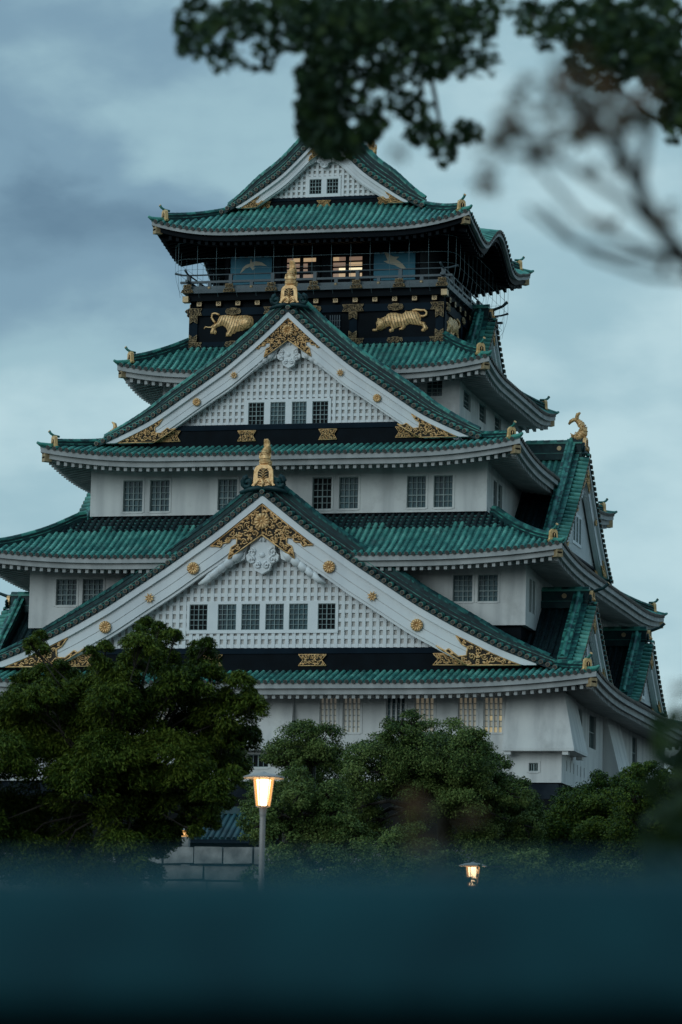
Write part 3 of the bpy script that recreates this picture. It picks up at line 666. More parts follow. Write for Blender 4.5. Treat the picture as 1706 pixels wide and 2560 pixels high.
    if S > 0.5:
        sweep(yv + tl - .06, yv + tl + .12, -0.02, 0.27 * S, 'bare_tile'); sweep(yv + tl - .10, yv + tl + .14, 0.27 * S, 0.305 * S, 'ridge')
        y0 = yv + tl + .14
    else: y0 = yv + tl
    send = w - 0.35 if endz is None else endz
    TS = 0.74 * S
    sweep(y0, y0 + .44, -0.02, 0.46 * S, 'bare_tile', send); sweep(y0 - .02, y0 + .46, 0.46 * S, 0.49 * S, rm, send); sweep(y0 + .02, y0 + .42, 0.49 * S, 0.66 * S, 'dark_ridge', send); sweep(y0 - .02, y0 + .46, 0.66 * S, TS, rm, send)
    for sx in (-1, 1):
        c_ = 0.05
        while True:
            xa, xb = X(c_), X(min(total, c_ + .33))
            if xb > send or c_ + .33 >= total: break
            ca = max(.55, cosl(xa)); cb = max(.55, cosl(xb))
            pa = np.array([sx * xa, y0 + .22, Zx(xa) + .74 * S * tp_(xa, send) / ca]); pb = np.array([sx * xb, y0 + .22, Zx(xb) + .74 * S * tp_(xb, send) / cb]); tv = (pb - pa) / np.linalg.norm(pb - pa)
            nr = np.array([-tv[2] * sx, 0, tv[0] * sx]); nr = nr if nr[2] > 0 else -nr
            v.half(pa, pb, np.array([0, 1., 0]), nr, 0.145 * max(S, .7), 0.13 * max(S, .7), rm, 5); c_ += .33
    if sheet:                                           # roof slopes running back from the verge to the wall, ribs along the slope
        yy = y0 + .47; ribs = []
        while yy < yback: ribs.append(yy + .16); yy += PITCH
        for sx in (-1, 1):
            c_ = 0.0
            while c_ < total - .02:
                xa, xb = X(c_), X(min(total, c_ + .32)); za, zb3 = Zx(xa) - .09, Zx(xb) - .09
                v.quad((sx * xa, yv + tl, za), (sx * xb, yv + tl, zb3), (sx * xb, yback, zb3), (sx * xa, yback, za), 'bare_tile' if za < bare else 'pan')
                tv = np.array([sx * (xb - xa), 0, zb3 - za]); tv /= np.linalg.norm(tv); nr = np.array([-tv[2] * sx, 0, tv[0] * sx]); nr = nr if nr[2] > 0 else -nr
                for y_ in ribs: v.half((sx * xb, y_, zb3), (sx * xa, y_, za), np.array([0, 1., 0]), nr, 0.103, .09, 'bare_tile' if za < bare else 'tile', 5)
                c_ += .32
    v.build('verge_tiles', G)
    # --- horizontal main ridge with its end
    zr = Zx(0); rg = MB(); ry = yv + 0.32
    rh = ridge_h
    rg.box((-.34, ry, zr - .2), (.34, yback, zr + .12), 'dark_ridge'); rg.box((-.30, ry + .02, zr + .12), (.30, yback, zr + .16), 'ridge')
    rg.box((-.22, ry + .02, zr + .16), (.22, yback, zr + rh - .12), 'dark_ridge'); rg.box((-.27, ry + .0, zr + rh - .12), (.27, yback, zr + rh - .04), 'ridge')
    y_ = ry
    while y_ < yback - .1:
        rg.half((0, y_, zr + rh - .04), (0, min(yback, y_ + .34), zr + rh - .04), np.array([1., 0, 0]), np.array([0, 0, 1.]), .17, .155, 'ridge', 6); y_ += .34
    for q in range(3):
        yy = ry + 1.2 + q * 2.2
        if yy < yback:
            for sx in (-1, 1): rg.disc((sx * .222, yy, zr + .16 + (rh - .3) * .55), (0, 1, 0), (0, 0, 1), .12, 'old_gold', 10, (sx, 0, 0), .03)
    rg.build('ridge', G)
    if ornament:
        s = ornament; g = MB(); zc = zr + 0.28 * s
        for sx in (-1, 1):                               # dark scroll tiles beside the plate
            g.tube(spiral((sx * .78 * s, zc + .20 * s), .30 * s, 1.3, lambda a, b: (a, yv + .2, b), 14, math.pi / 2, -sx), [.13 * s] * 14, 'dark_ridge', 6)
            g.tube([(sx * 1.15 * s, yv + .2, zc - .28 * s), (sx * .7 * s, yv + .17, zc - .12 * s), (sx * .25 * s, yv + .15, zc - .06 * s), (0, yv + .15, zc - .1 * s)], [.08 * s, .13 * s, .14 * s, .1 * s], 'dark_ridge', 6)
        crest_plate(g, yv + 0.12, zc, s); g.build('ridge_end_plate', G)
        if fish:
            g = MB(); fish_mesh(g, 0.98, (0, yv + 0.55, zc + 1.02 * s)); g.box((-.2, yv + .25, zr), (.2, yv + .85, zc + 1.05 * s), 'dark_ridge'); g.build('golden_fish', G)
        else:
            g = MB(); zt = zc + 1.0 * s
            g.tube([(0, yv + .6, zt - .02), (0, yv + .1, zt + .0), (0, yv - .35, zt + .16), (0, yv - .6, zt + .38)], [.07, .085, .075, .09], 'dark_ridge', 8)
            g.disc((0, yv - .605, zt + .385), (1, 0, 0), (0, .64, .77), .09, 'gold', 10, (0, -.77, .64), .015)
            g.build('horn_tile', G)
    # --- gilded fittings of the apex and feet
    za = Zx(0) - o / cosl(0.3) - 0.02
    half_ = [(0, 0), (720, -562), (640, -560), (580, -575), (550, -520), (460, -512), (440, -455), (350, -452), (350, -540), (425, -580), (465, -740), (0, -412)]
    hp_ = [(a / 720 * 2.52 * pk, b / 720 * 2.52 * pk) for a, b in half_]
    g = MB()
    for sx in (-1, 1):
        poly = [(sx * a, za + b) for a, b in hp_]; poly = poly if sx > 0 else poly[::-1]
        fitting(g, poly, yB, pk, 0.30, 11 + sx)
    g.build('gold_fitting', G)
    rosette('crest', G, 0, yB - .05, za - 0.80 * pk, 0.40 * pk)
    if foot:
        for sx in (-1, 1):
            g = MB(); xe = max([x for x, z in path if z - o / cosl(x) > zb + .02] + [0]); zz = zb + 0.02
            xin = xe - 2.55 * k * foot; H = Zx(xe - 3.2 * k * foot) - (o + .02) / cosl(xe - 3.2 * k * foot)
            top = []
            for f in np.linspace(0, 1, 7): xx = xe - 3.1 * k * foot * f; top.append((xx, Zx(xx) - (o + .02) / cosl(xx)))
            tx, tz = top[-1]
            poly = [(xin, zz)] + top + [(tx + .28 * k, tz - .40 * k), (tx + .55 * k, tz - .55 * k), (tx + .52 * k, tz - .95 * k), (tx + .1 * k, tz - .98 * k), (tx - .35 * k, tz - .62 * k), (tx - .55 * k, tz - .75 * k), (xin - 1.5 * k * foot, zz + .92 * k)]
            poly = [(sx * a, b) for a, b in poly]; poly = poly if sx > 0 else poly[::-1]
            fitting(g, poly, yB, k, 0.30, 21 + sx); g.build('gold_fitting', G); g = MB()
            if zlat > zb:
                xq = xin - .05; zc = (zb + zlat) / 2 - .12 * k; hh = .30 * (zlat - zb)
                P2 = [(xq, zc - hh), (xq - .6 * k, zc + hh), (xq - 1.65 * k, zc + hh), (xq - 1.4 * k, zc), (xq - 1.65 * k, zc - hh)]; P2 = [(sx * a, b) for a, b in P2]
                fitting(g, P2 if sx > 0 else P2[::-1], yv + sill + .45, k * .8, .22, 31, 'gold', .03)
            if zlat > zb: g.build('gold_plaque', G)
    # --- carved white pendant below the apex
    g = MB(); y_ = yv + .40; zp = za - 1.42 * pk; q = pk
    fr = lambda a, b, d: (a, y_ + d, b)
    body = [(-.95, -.30), (-.70, .10), (0, .62), (.70, .10), (.95, -.30), (.72, -.55), (.70, -.95), (.95, -1.15), (.90, -1.45), (.55, -1.62), (.42, -2.0), (.0, -2.22), (-.42, -2.0), (-.55, -1.62), (-.90, -1.45), (-.95, -1.15), (-.70, -.95), (-.72, -.55)]
    g.prism([(a * .85 * q, zp + b * .85 * q) for a, b in body][::-1], fr, -.10 * q, .18 * q, 'white')
    for sx in (-1, 1):
        for cx, cz, r_ in ((.62, -.98, .22), (.62, -1.42, .20), (.26, -1.72, .17), (1.30, -.62, .36)):
            g.tube(spiral((sx * cx * .85 * q, zp + cz * .85 * q), r_ * q, 1.4, lambda a, b: (a, y_ - .13 * q, b), 14, math.pi * (.5), sx), .055 * q, 'white', 5)
        for p0 in range(5):                              # leaf wing running down the board
            a0, b0_ = 1.25 + .42 * p0, -1.06 - .32 * p0
            g.tube([(sx * a0 * .85 * q, y_ + .02, zp + (b0_ + .12) * .85 * q), (sx * (a0 + .30) * .85 * q, y_ - .08 * q, zp + (b0_ - .22) * .85 * q), (sx * (a0 + .75) * .85 * q, y_ - .02, zp + (b0_ - .42) * .85 * q)], [.20 * q, .27 * q * (1 - .1 * p0), .06 * q], 'white', 6)
        g.prism([(sx * .75 * q, zp - .1 * q), (sx * 1.2 * q, zp - .2 * q), (sx * 3.0 * q, zp - 1.80 * q), (sx * 2.5 * q, zp - 1.95 * q), (sx * 1.6 * q, zp - 1.45 * q), (sx * .9 * q, zp - 1.15 * q)][::-sx], fr, -.01, .2 * q, 'white')
    g.tube([(0, y_ - .09 * q, zp + .02 * q), (0, y_ - .14 * q, zp + .02 * q)], [.33 * q, .30 * q], 'white', 16)
    for i in range(10):
        a = 2 * math.pi * i / 10; g.tube([(0.10 * q * math.cos(a), y_ - .12 * q, zp + .02 * q + .1 * q * math.sin(a)), (0.36 * q * math.cos(a), y_ - .15 * q, zp + .02 * q + .36 * q * math.sin(a))], [.05 * q, .07 * q], 'white', 5)
    g.tube([(0, y_ - .1 * q, zp - .98 * q), (0, y_ - .16 * q, zp - .98 * q)], [.15 * q, .12 * q], 'white', 10)
    g.build('carved_pendant', G)
    for (rx, off, star, rr) in roses:
        for sx in (-1, 1): rosette('rosette', G, sx * rx, yB - .03, Zx(rx) - off / cosl(rx), rr, star)
    return G

# --------------------------------------------------------- roofs
yF = 12.9
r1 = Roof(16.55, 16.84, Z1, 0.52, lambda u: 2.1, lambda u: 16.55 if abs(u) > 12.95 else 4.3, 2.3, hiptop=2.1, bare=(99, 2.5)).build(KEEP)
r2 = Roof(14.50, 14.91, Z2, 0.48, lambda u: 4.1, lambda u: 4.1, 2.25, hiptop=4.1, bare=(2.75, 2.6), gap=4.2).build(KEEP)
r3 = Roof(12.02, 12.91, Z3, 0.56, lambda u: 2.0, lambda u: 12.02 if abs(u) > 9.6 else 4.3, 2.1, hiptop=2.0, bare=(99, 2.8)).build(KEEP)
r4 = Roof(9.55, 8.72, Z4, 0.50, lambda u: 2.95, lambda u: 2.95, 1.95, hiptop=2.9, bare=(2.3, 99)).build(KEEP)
r5 = Roof(8.25, 7.80, Z5, 0.66, lambda u: 3.15, lambda u: 8.25, 2.9, dark=True, bump=kara, hiptop=3.0, ZF=smooth_tab([(0, 42.30), (1.5, 43.08), (3.3, 44.32)])).build(KEEP)

# --------------------------------------------------------- front gables
gz = lambda Z, a: (lambda x: Z(a - abs(x)) + 0.08)
w6 = [(475, 520), (546, 592), (605, 651), (665, 711), (724, 771), (796, 840)]
def wx(lst, v0, v1, y): return [(at(a, v0, y=y)[0], at(b, v0, y=y)[0], at(657, v1, y=y)[2], at(657, v0, y=y)[2]) for a, b in lst]
g1 = gable('gable', gz(Z1, 16.55), 14.45, -15.25, -12.4, 19.50, 20.40, 1.0, 1.0, wx(w6, 1510, 1575, -14.5), [(3.35, 0.92, False, .31), (5.48, 0.92, True, .27), (7.66, 0.92, False, .31)], [(-2.55, .68), (2.55, .68)], fish=True, endz=13.95, rm='old_ridge')
g3 = gable('gable', gz(Z3, 12.02), 9.75, -11.36, -5.6, 30.98, 31.85, 0.73, 0.86, wx([(622, 662), (677, 715), (731, 768), (782, 822)], 1006, 1062, -10.6), [(2.69, 0.70, True, .21), (4.56, .70, False, .21)], [(-2.05, .46), (2.05, .46)], fish=True, endz=9.55, lat=.30, latz=.33)
g5 = gable('gable', gz(Z5, 8.25), 5.0, -5.39, 5.39, 44.05, 44.60, 0.38, 0.8, wx([(775, 805), (818, 847)], 453, 490, -4.75), [], [(0, .37)], fish=True, endz=5.25, lat=.27, latz=.27, foot=0.8, setback=.62, sill=0.12, stack=1.12, pk=.46)
gable('gable', gz(Z5, 8.25), 5.0, -5.39, 1.0, 44.05, 44.60, 0.38, 0.8, (), [], [(0, .37)], rot=math.pi, fish=True, endz=5.25, lat=.27, latz=.27, foot=0.8, setback=.62, sill=0.12, stack=1.12, pk=.46)
# --------------------------------------------------------- side gables (right and left faces)
def sg(apex, foot, w, curve=1.25): return lambda x: apex - (apex - foot) * (1 - (1 - min(1, abs(x) / w)) ** curve)
for sgn in (1, -1):
    rz = math.pi / 2 * sgn
    f2 = sg(31.75, 26.15, 7.0, 1.2)
    gable('gable', f2, 7.0, -12.98, -9.7, 26.25, 26.6, 0.52, 0.72, [(-1.35, -.75, 27.3, 28.6), (-.55, .05, 27.3, 28.6), (.25, .85, 27.3, 28.6)], [(2.6, .5, False, .16)], [], rot=rz, fish=True, sheet=True, lat=.20, lattice_style='bars', stack=.9, foot=.7, bare=30.0, setback=.55)
    f1 = sg(23.1, 19.6, 4.6, 1.2)
    for yy in (-8.7, 8.1):
        gable('gable', f1, 4.6, -15.0, -12.2, 19.75, 19.95, 0.36, 0.5, [(-.35, .35, 20.3, 21.0)], [], [], rot=rz, loc=(0, yy, 0), sheet=True, lat=.20, lattice_style='bars', stack=.75, foot=.7, bare=99, setback=.5)
    f4 = sg(38.9, 36.0, 3.2, 1.2)
    gable('gable', f4, 3.2, -8.0, -5.9, 36.05, 36.2, 0.30, 0.45, [], [], [], rot=rz, sheet=True, lat=.16, lattice_style='bars', stack=.7, foot=.6, setback=.5)

# --------------------------------------------------------- white storeys
def storey(hx, hy, z0, z1, front, sides, base=None, hole_pad=0):
    m = MB()
    wall_face(m, lambda x, z, d: (x, -hy + d, z), -hx, hx, z0, z1, front, .24, 'plaster')
    wall_face(m, lambda x, z, d: (hx - d, x, z), -hy, hy, z0, z1, sides, .24, 'plaster')
    wall_face(m, lambda x, z, d: (-hx + d, -x, z), -hy, hy, z0, z1, sides, .24, 'plaster')
    wall_face(m, lambda x, z, d: (-x, hy - d, z), -hx, hx, z0, z1, [], .2, 'plaster')
    m.quad((-hx, -hy, z0), (-hx, hy, z0), (hx, hy, z0), (hx, -hy, z0), 'plaster'); m.quad((-hx, -hy, z1), (hx, -hy, z1), (hx, hy, z1), (-hx, hy, z1), 'plaster')
    # shallow raised surround around each pair of openings
    for a, b, c, d in front:
        for q in ((a - .11, a - .015, c - .06, d + .10), (b + .015, b + .11, c - .06, d + .10), (a - .015, b + .015, d + .012, d + .10), (a - .015, b + .015, c - .10, c - .012)):
            m.box((q[0], -hy - .03, q[2]), (q[1], -hy + .01, q[3]), 'plaster')
    o = m.build('storey_wall', KEEP)
    if base:
        b = MB(); zb0, ins = base
        b.box((-hx + ins, -hy + ins, zb0), (hx - ins, hy - ins, z0 - .003), 'black')
        b.build('skirting', o)
    return o
def side_window(parent, hx, y0, y1, z0, z1, nx=3, nz_=4):
    for sgn in (1, -1):
        w = window(parent, y0, y1, z0, z1, 0, nx, nz_, depth=.16)
        if sgn > 0: w.location = (hx, 0, 0); w.rotation_euler.z = math.pi / 2
        else:
            w.location = (-hx, 0, 0); w.rotation_euler.z = -math.pi / 2
# storey 3 (below the third roof): pairs of windows
f3 = []
for k in range(4):
    for off in (0, 67):
        p = at(310 + 236.4 * k + off, 1204 - .012 * 236 * k, y=-10.86); q = at(355 + 236.4 * k + off, 1286 - 3.8 * k, y=-10.86); f3.append((p[0], q[0], 27.62, 29.17))
s3 = [(-9.3, -8.5, 27.7, 29.15), (-8.15, -7.25, 27.7, 29.15)]
W3 = storey(10.0, 10.87, 27.40, 30.25, f3, s3, (26.0, .12))
for i, (a, b, c, d) in enumerate(f3): window(W3, a, b, c, d, -10.87, 4, 5, dark=(i == 4))
for a, b, c, d in s3: side_window(W3, 10.0, a, b, c, d, 2)
f2w = [(-10.98, -9.95, 22.78, 24.05), (-9.62, -8.6, 22.78, 24.05), (8.84, 9.77, 22.80, 24.08), (10.05, 11.0, 22.80, 24.08)]
s2 = [(-11.9, -11.3, 22.4, 24.0), (-11.1, -10.5, 22.4, 24.0)]
W2 = storey(12.36, 12.76, 21.66, 25.0, f2w, s2, (19.6, .25))
for a, b, c, d in f2w: window(W2, a, b, c, d, -12.76, 4, 5)
for a, b, c, d in s2: side_window(W2, 12.36, a, b, c, d, 2)
f4w = [(5.97, 6.78, 33.80, 34.62), (-6.6, -5.8, 33.80, 34.62)]
s4 = [(-5.9, -4.2, 33.4, 34.3), (-2.1, -.5, 33.4, 34.3), (1.7, 3.3, 33.4, 34.3)]
W4 = storey(7.68, 6.78, 31.6, 35.1, f4w, s4)
for a, b, c, d in f4w: window(W4, a, b, c, d, -6.78, 3, 4)
for a, b, c, d in s4: side_window(W4, 7.68, a, b, c, d, 3)
# ground storey
f1w = []
for a, b in ((800, 842), (858, 901), (966, 1013), (1037, 1085), (1146, 1192), (1210, 1257)):
    x0, x1 = at(a, 1790, y=-14.8)[0], at(b, 1790, y=-14.8)[0]; f1w.append((x0, x1, 16.40, 18.02))
for x0, x1, z0, z1 in list(f1w): f1w.append((-x1, -x0, z0, z1))
small = [(13.05, 13.47, 14.6, 14.85 + .12), (9.5, 10.2, 14.75, 15.35), (-.5, .5, 14.75, 15.35)]
s1 = [(-11.0, -9.7, 16.3, 17.9), (-7.8, -6.0, 16.3, 17.9), (4.5, 6.0, 16.3, 17.9)] + [(-13.6 + .9 * i, -13.45 + .9 * i, 14.7, 15.2) for i in range(6)]
W1 = storey(14.58, 14.80, 14.07, 18.95, f1w + small, s1)
for i, (a, b, c, d) in enumerate(f1w):
    rnd = random.Random(i)
    def pick(ci, cj, i=i, rnd=rnd):
        if i == 2: return 'glass'
        if i == 5 and cj == 0 or i == 3 and cj == 0 and ci < 2: return 'blind_lit'
        if i in (4, 5) and rnd.random() < .04: return 'blind_lit'
        return 'blind_glow' if i in (3, 4, 5) else 'blind'
    barred_window(W1, a, b, c, d, -14.80, pick, 4)
for a, b, c, d in small: window(W1, a, b, c, d, -14.80, 4, 1, dark=True, depth=.12)
for a, b, c, d in s1[:3]: side_window(W1, 14.58, a, b, c, d, 4, 2)
for a, b, c, d in s1[3:]:
    for sgn in (1, -1):
        g = MB(); g.box((a, .1, c), (b, .14, d), 'glass_dark'); o = g.build('loophole', W1, (sgn * 14.58, 0, 0), sgn * math.pi / 2)
def chute(name, P, zt, zb):
    """flared stone-drop: P = list of (x_top, y_top, x_bot, y_bot) running round the plan, open at the back"""
    m = MB(); n = len(P)
    T = [(a, b, zt) for a, b, _, _ in P]; B = [(c, d, zb) for _, _, c, d in P]; B2 = [(c, d, zb - .13) for _, _, c, d in P]
    for i in range(n - 1):
        m.quad(B[i], B[i + 1], T[i + 1], T[i], 'plaster'); m.quad(B2[i], B2[i + 1], B[i + 1], B[i], 'plaster')
    m.add(B2, [tuple(range(n))[::-1]], 'plaster')
    return m
c1 = chute('c', [(11.98, -14.81, 11.90, -15.55), (14.66, -14.88, 15.20, -15.45), (14.66, -11.9, 15.35, -11.75), (14.5, -11.8, 14.5, -11.6)], 18.25, 15.62)
c1 = chute('c', [(11.98, -14.80, 11.90, -14.78), (11.98, -14.90, 11.90, -15.50), (14.68, -14.90, 15.28, -15.50), (14.68, -12.0, 15.28, -11.85), (14.57, -12.0, 14.57, -11.85)], 18.25, 15.62)
for x, y in ((12.15, -15.2), (14.85, -15.2), (14.95, -12.2)): c1.box((x - .14, y - .22, 15.32), (x + .14, y + .22, 15.49), 'plaster')
c1.build('stone_drop', W1)
c2 = chute('c', [(-11.98, -11.9, -15.28, -11.85), (-14.68, -12.0, -15.28, -11.85), (-14.68, -14.90, -15.28, -15.50), (-11.98, -14.90, -11.90, -15.50), (-11.98, -14.80, -11.90, -14.78)], 18.25, 15.62); c2.build('stone_drop', W1)
c3 = chute('c', [(-1.7, -14.8, -1.75, -14.78), (-1.7, -14.90, -1.75, -15.5), (1.7, -14.90, 1.75, -15.5), (1.7, -14.80, 1.75, -14.78)], 18.25, 15.62); c3.build('stone_drop', W1)
c4 = chute('c', [(14.57, -4.0, 14.57, -4.0), (14.68, -4.0, 15.5, -4.0), (14.68, -.2, 15.5, -.2), (14.57, -.2, 14.57, -.2)], 18.25, 15.0); c4.build('stone_drop', W1)

# --------------------------------------------------------- black top storeys
HX, HY = 6.6, 5.9
b5 = MB(); b5.box((-HX, -HY, 36.3), (HX, HY, 39.5), 'black')
for x in (-HX + .2, -2.15, 1.95, HX - .2): b5.box((x - .2, -HY - .07, 36.7), (x + .2, -HY - .002, 38.75), 'navy')
for y in (-HY + .2, -2, 2, HY - .2):
    for sx in (-1, 1): b5.box((sx * (HX + .035) - .033, y - .2, 36.7), (sx * (HX + .035) + .033, y + .2, 38.75), 'navy')
for sx in (-1, 1): b5.box((sx * (HX + .05) - .047, -HY - .095, 38.3), (sx * (HX + .05) + .047, HY + .095, 38.75), 'navy')
b5.box((-HX - .002, -HY - .10, 38.35), (HX + .002, -HY - .003, 38.72), 'navy'); b5.box((-HX - .002, -HY - .12, 36.65), (HX + .002, -HY - .004, 36.98), 'navy')
for x0, x1 in ((.7, 1.3), (.0, .55)):
    b5.box((x0, -HY - .05, 37.1), (x1, -HY - .003, 38.2), 'panel_blue' if False else 'navy')
    for q in range(5): xx = x0 + (x1 - x0) * (q + .5) / 5; b5.box((xx - .02, -HY - .08, 37.1), (xx + .02, -HY - .05, 38.2), 'rail')
    for q in range(3): zz = 37.3 + .3 * q; b5.box((x0, -HY - .075, zz), (x1, -HY - .052, zz + .03), 'rail')
BX = b5.build('black_storey', KEEP)
def tail_plate(name, poly, y, seed, parent=BX, k=.5, gold='old_gold', rotz=0, loc=None):
    g = MB(); fitting(g, poly, y, k, .26, seed, gold, .032); return g.build(name, parent, loc, rotz)
def fish_tail(x0, x1, z0, z1, l=True, r=True):
    c = (z0 + z1) / 2; n = .3 * (z1 - z0)
    P = [(x0, z0), (x1, z0)]
    if r: P.append((x1 - n, c))
    P += [(x1, z1), (x0, z1)]
    if l: P.append((x0 + n, c))
    return P
def vtail(x0, x1, z0, z1, down=True):
    c = (x0 + x1) / 2; n = .35 * (x1 - x0)
    return [(x0, z0), (c, z0 + n), (x1, z0), (x1, z1), (x0, z1)] if down else [(x0, z0), (x1, z0), (x1, z1), (c, z1 - n), (x0, z1)]
yP = -HY - .13
def wavy(cx, cz, w, h):
    return [(cx - w, cz), (cx - .85 * w, cz + .75 * h), (cx - .5 * w, cz + .7 * h), (cx - .35 * w, cz + h), (cx + .35 * w, cz + h), (cx + .5 * w, cz + .7 * h), (cx + .85 * w, cz + .75 * h), (cx + w, cz), (cx + .85 * w, cz - .75 * h), (cx + .5 * w, cz - .7 * h), (cx + .35 * w, cz - h), (cx - .35 * w, cz - h), (cx - .5 * w, cz - .7 * h), (cx - .85 * w, cz - .75 * h)]
sd_ = 40
for x0, x1, l, r in ((-6.62, -5.95, False, True), (5.95, 6.62, True, False), (1.4, 2.5, True, True), (-2.7, -1.6, True, True)):
    sd_ += 1; tail_plate('gold_fitting', fish_tail(x0, x1, 38.36, 38.71, l, r), yP, sd_)
    tail_plate('gold_fitting', fish_tail(x0 - .03, x1 + .03, 36.67, 36.96, l, r), yP, sd_ + 50)
for xc in (-HX + .2, HX - .2, 1.95, -2.15):
    tail_plate('gold_fitting', vtail(xc - .2, xc + .2, 37.95, 38.33), yP + .03, 5); tail_plate('gold_fitting', vtail(xc - .2, xc + .2, 37.0, 37.36, False), yP + .03, 6)
for cx in (-4.3, 4.15, -.1):
    tail_plate('gold_fitting', wavy(cx, 38.53, .40, .17), yP, 7); tail_plate('gold_fitting', wavy(cx, 36.84, .40, .15), yP, 8)
for sgn in (1, -1):
    for y0, y1 in ((-5.95, -5.2), (5.2, 5.95)):
        for zz in ((38.36, 38.71), (36.67, 36.96)):
            tail_plate('gold_fitting', fish_tail(y0, y1, *zz), 0 - .10, 9, rotz=sgn * math.pi / 2, loc=(sgn * (HX + .02), 0, 0))
    for yc in (-2, 2): tail_plate('gold_fitting', wavy(yc, 38.53, .36, .16), -.10, 7, rotz=sgn * math.pi / 2, loc=(sgn * (HX + .02), 0, 0))
# square nail covers = gilded beam ends under the balcony
nc = None
def nail(x, y, z, rz):
    global nc
    if nc is None:
        g = MB(); g.box((-.125, -.14, -.125), (.125, 0.2, .125), 'black'); g.box((-.125, -.17, -.125), (.125, -.141, .125), 'old_gold')
        g.prism([(-.09, 0), (0, -.07), (.09, 0), (0, .07)], lambda a, b, d: (a, d, b), -.178, -.171, 'gold_dark'); g.prism([(-.045, 0), (0, -.035), (.045, 0), (0, .035)], lambda a, b, d: (a, d, b), -.184, -.179, 'old_gold')
        nc = g.build('beam_end', BX); o = nc
    else: o = copy_obj(nc, BX)
    o.location = (x, y, z); o.rotation_euler.z = rz
for i in range(13): nail(-6.1 + i * 1.02, -HY - .03, 38.95, 0)
for sgn in (1, -1):
    for i in range(10): nail(sgn * (HX + .03), -5.3 + i * 1.18, 38.95, sgn * math.pi / 2)
# tigers
def relief(name, poly, tail, res, hgt, fr, parent, freq, ang, eye=None, head=None):
    xs = [p[0] for p in poly]; zs = [p[1] for p in poly]
    nx = int((max(xs) - min(xs)) / res) + 1; nz_ = int((max(zs) - min(zs)) / res) + 1; H = {}
    for i in range(nx + 1):
        for j in range(nz_ + 1):
            p = (min(xs) + i * res, min(zs) + j * res)
            if inside(p, poly):
                H[(i, j)] = hgt * min(1.0, edge_dist(p, poly) / (hgt * 1.6)) ** .55
                if head:
                    q = math.hypot(p[0] - head[0], p[1] - head[1]) / head[2]
                    if q < 1: H[(i, j)] += .55 * hgt * math.sqrt(1 - q * q)
    g = MB(); idx = {}; V = []; F = []; FM = []
    for i in range(nx):
        for j in range(nz_):
            c = [(i, j), (i + 1, j), (i + 1, j + 1), (i, j + 1)]
            if sum(q in H for q in c) < 3: continue
            f = []
            for q in c:
                if q not in idx:
                    x, z = min(xs) + q[0] * res, min(zs) + q[1] * res
                    rip = 0.004 * math.sin(freq * (x * math.cos(ang) + z * math.sin(ang)) + 1.5 * math.sin(4.1 * z + 2.7 * x)); idx[q] = len(V); V.append(fr(x, z, H.get(q, 0) + (rip if q in H else 0)))
                f.append(idx[q])
            x, z = min(xs) + (i + .5) * res, min(zs) + (j + .5) * res
            st = math.sin(freq * (x * math.cos(ang) + z * math.sin(ang)) + 1.5 * math.sin(4.1 * z + 2.7 * x))
            F.append(tuple(f)); 
            if head and math.hypot(x - head[0], z - head[1]) < head[2]:
                q = math.hypot(x - head[0], z - head[1]) / head[2]; st = math.sin(q * 19 + 2 * math.sin(5 * math.atan2(z - head[1], x - head[0]))) if q > .45 else 0
            FM.append('stripe' if st > .72 and H.get((i, j), 0) > hgt * .35 else 'gold')
    k1, k2 = g.mi('gold'), g.mi('stripe')
    g.v = V; g.f = F; g.m = [k2 if m == 'stripe' else k1 for m in FM]; g.s = [True] * len(F)
    P = [np.array(fr(x, z, .07)) for x, z in tail]; pts = []
    for i in range(len(P) - 1):
        for t in (0, .5): pts.append(P[i] * (1 - t) + P[i + 1] * t)
    pts.append(P[-1]); g.tube(pts, .055, 'gold', 7)
    if eye:
        for ex, ez in eye: g.tube([fr(ex, ez, hgt * .9), fr(ex, ez, hgt * 1.12)], [.05, .03], 'gold_dark', 6)
    return g.build(name, parent)
yT = -HY - .01
tg = [(158, 445), (175, 428), (215, 425), (222, 400), (215, 350), (228, 320), (230, 290), (245, 285), (262, 295), (300, 280), (340, 262), (360, 235), (400, 218), (470, 215), (520, 228), (560, 232), (590, 208), (598, 175), (607, 152), (616, 170), (612, 192), (640, 197), (690, 186), (735, 195), (770, 215), (795, 245), (803, 290), (805, 330), (850, 340), (865, 375), (895, 415), (895, 435), (860, 445), (850, 468), (815, 468), (800, 445), (830, 415), (820, 392), (770, 385), (700, 375), (650, 365), (610, 390), (580, 430), (555, 448), (515, 445), (508, 430), (550, 405), (500, 410), (455, 430), (440, 465), (400, 475), (380, 455), (385, 435), (415, 420), (400, 395), (350, 405), (320, 430), (290, 450), (250, 450), (235, 440), (230, 460), (180, 463)]
tt = [(692, 192), (740, 180), (800, 186), (850, 186), (880, 212), (872, 250), (835, 266), (800, 262)]
c2 = lambda L, x0, y0, s: [(lambda q: (q[0], q[2]))(at(x0 + a * s, y0 + b * s, y=yT)) for a, b in L]
TG = c2(tg, 900, 740, .1913); TT = c2(tt, 900, 740, .1913); EY = c2([(245, 378), (282, 368)], 900, 740, .1913)
relief('tiger_relief', TG, TT, .026, .17, lambda x, z, d: (x, yT - d, z), BX, 46, .35, EY, (lambda q: (q[0], q[1], .30))(c2([(275, 375)], 900, 740, .1913)[0]))
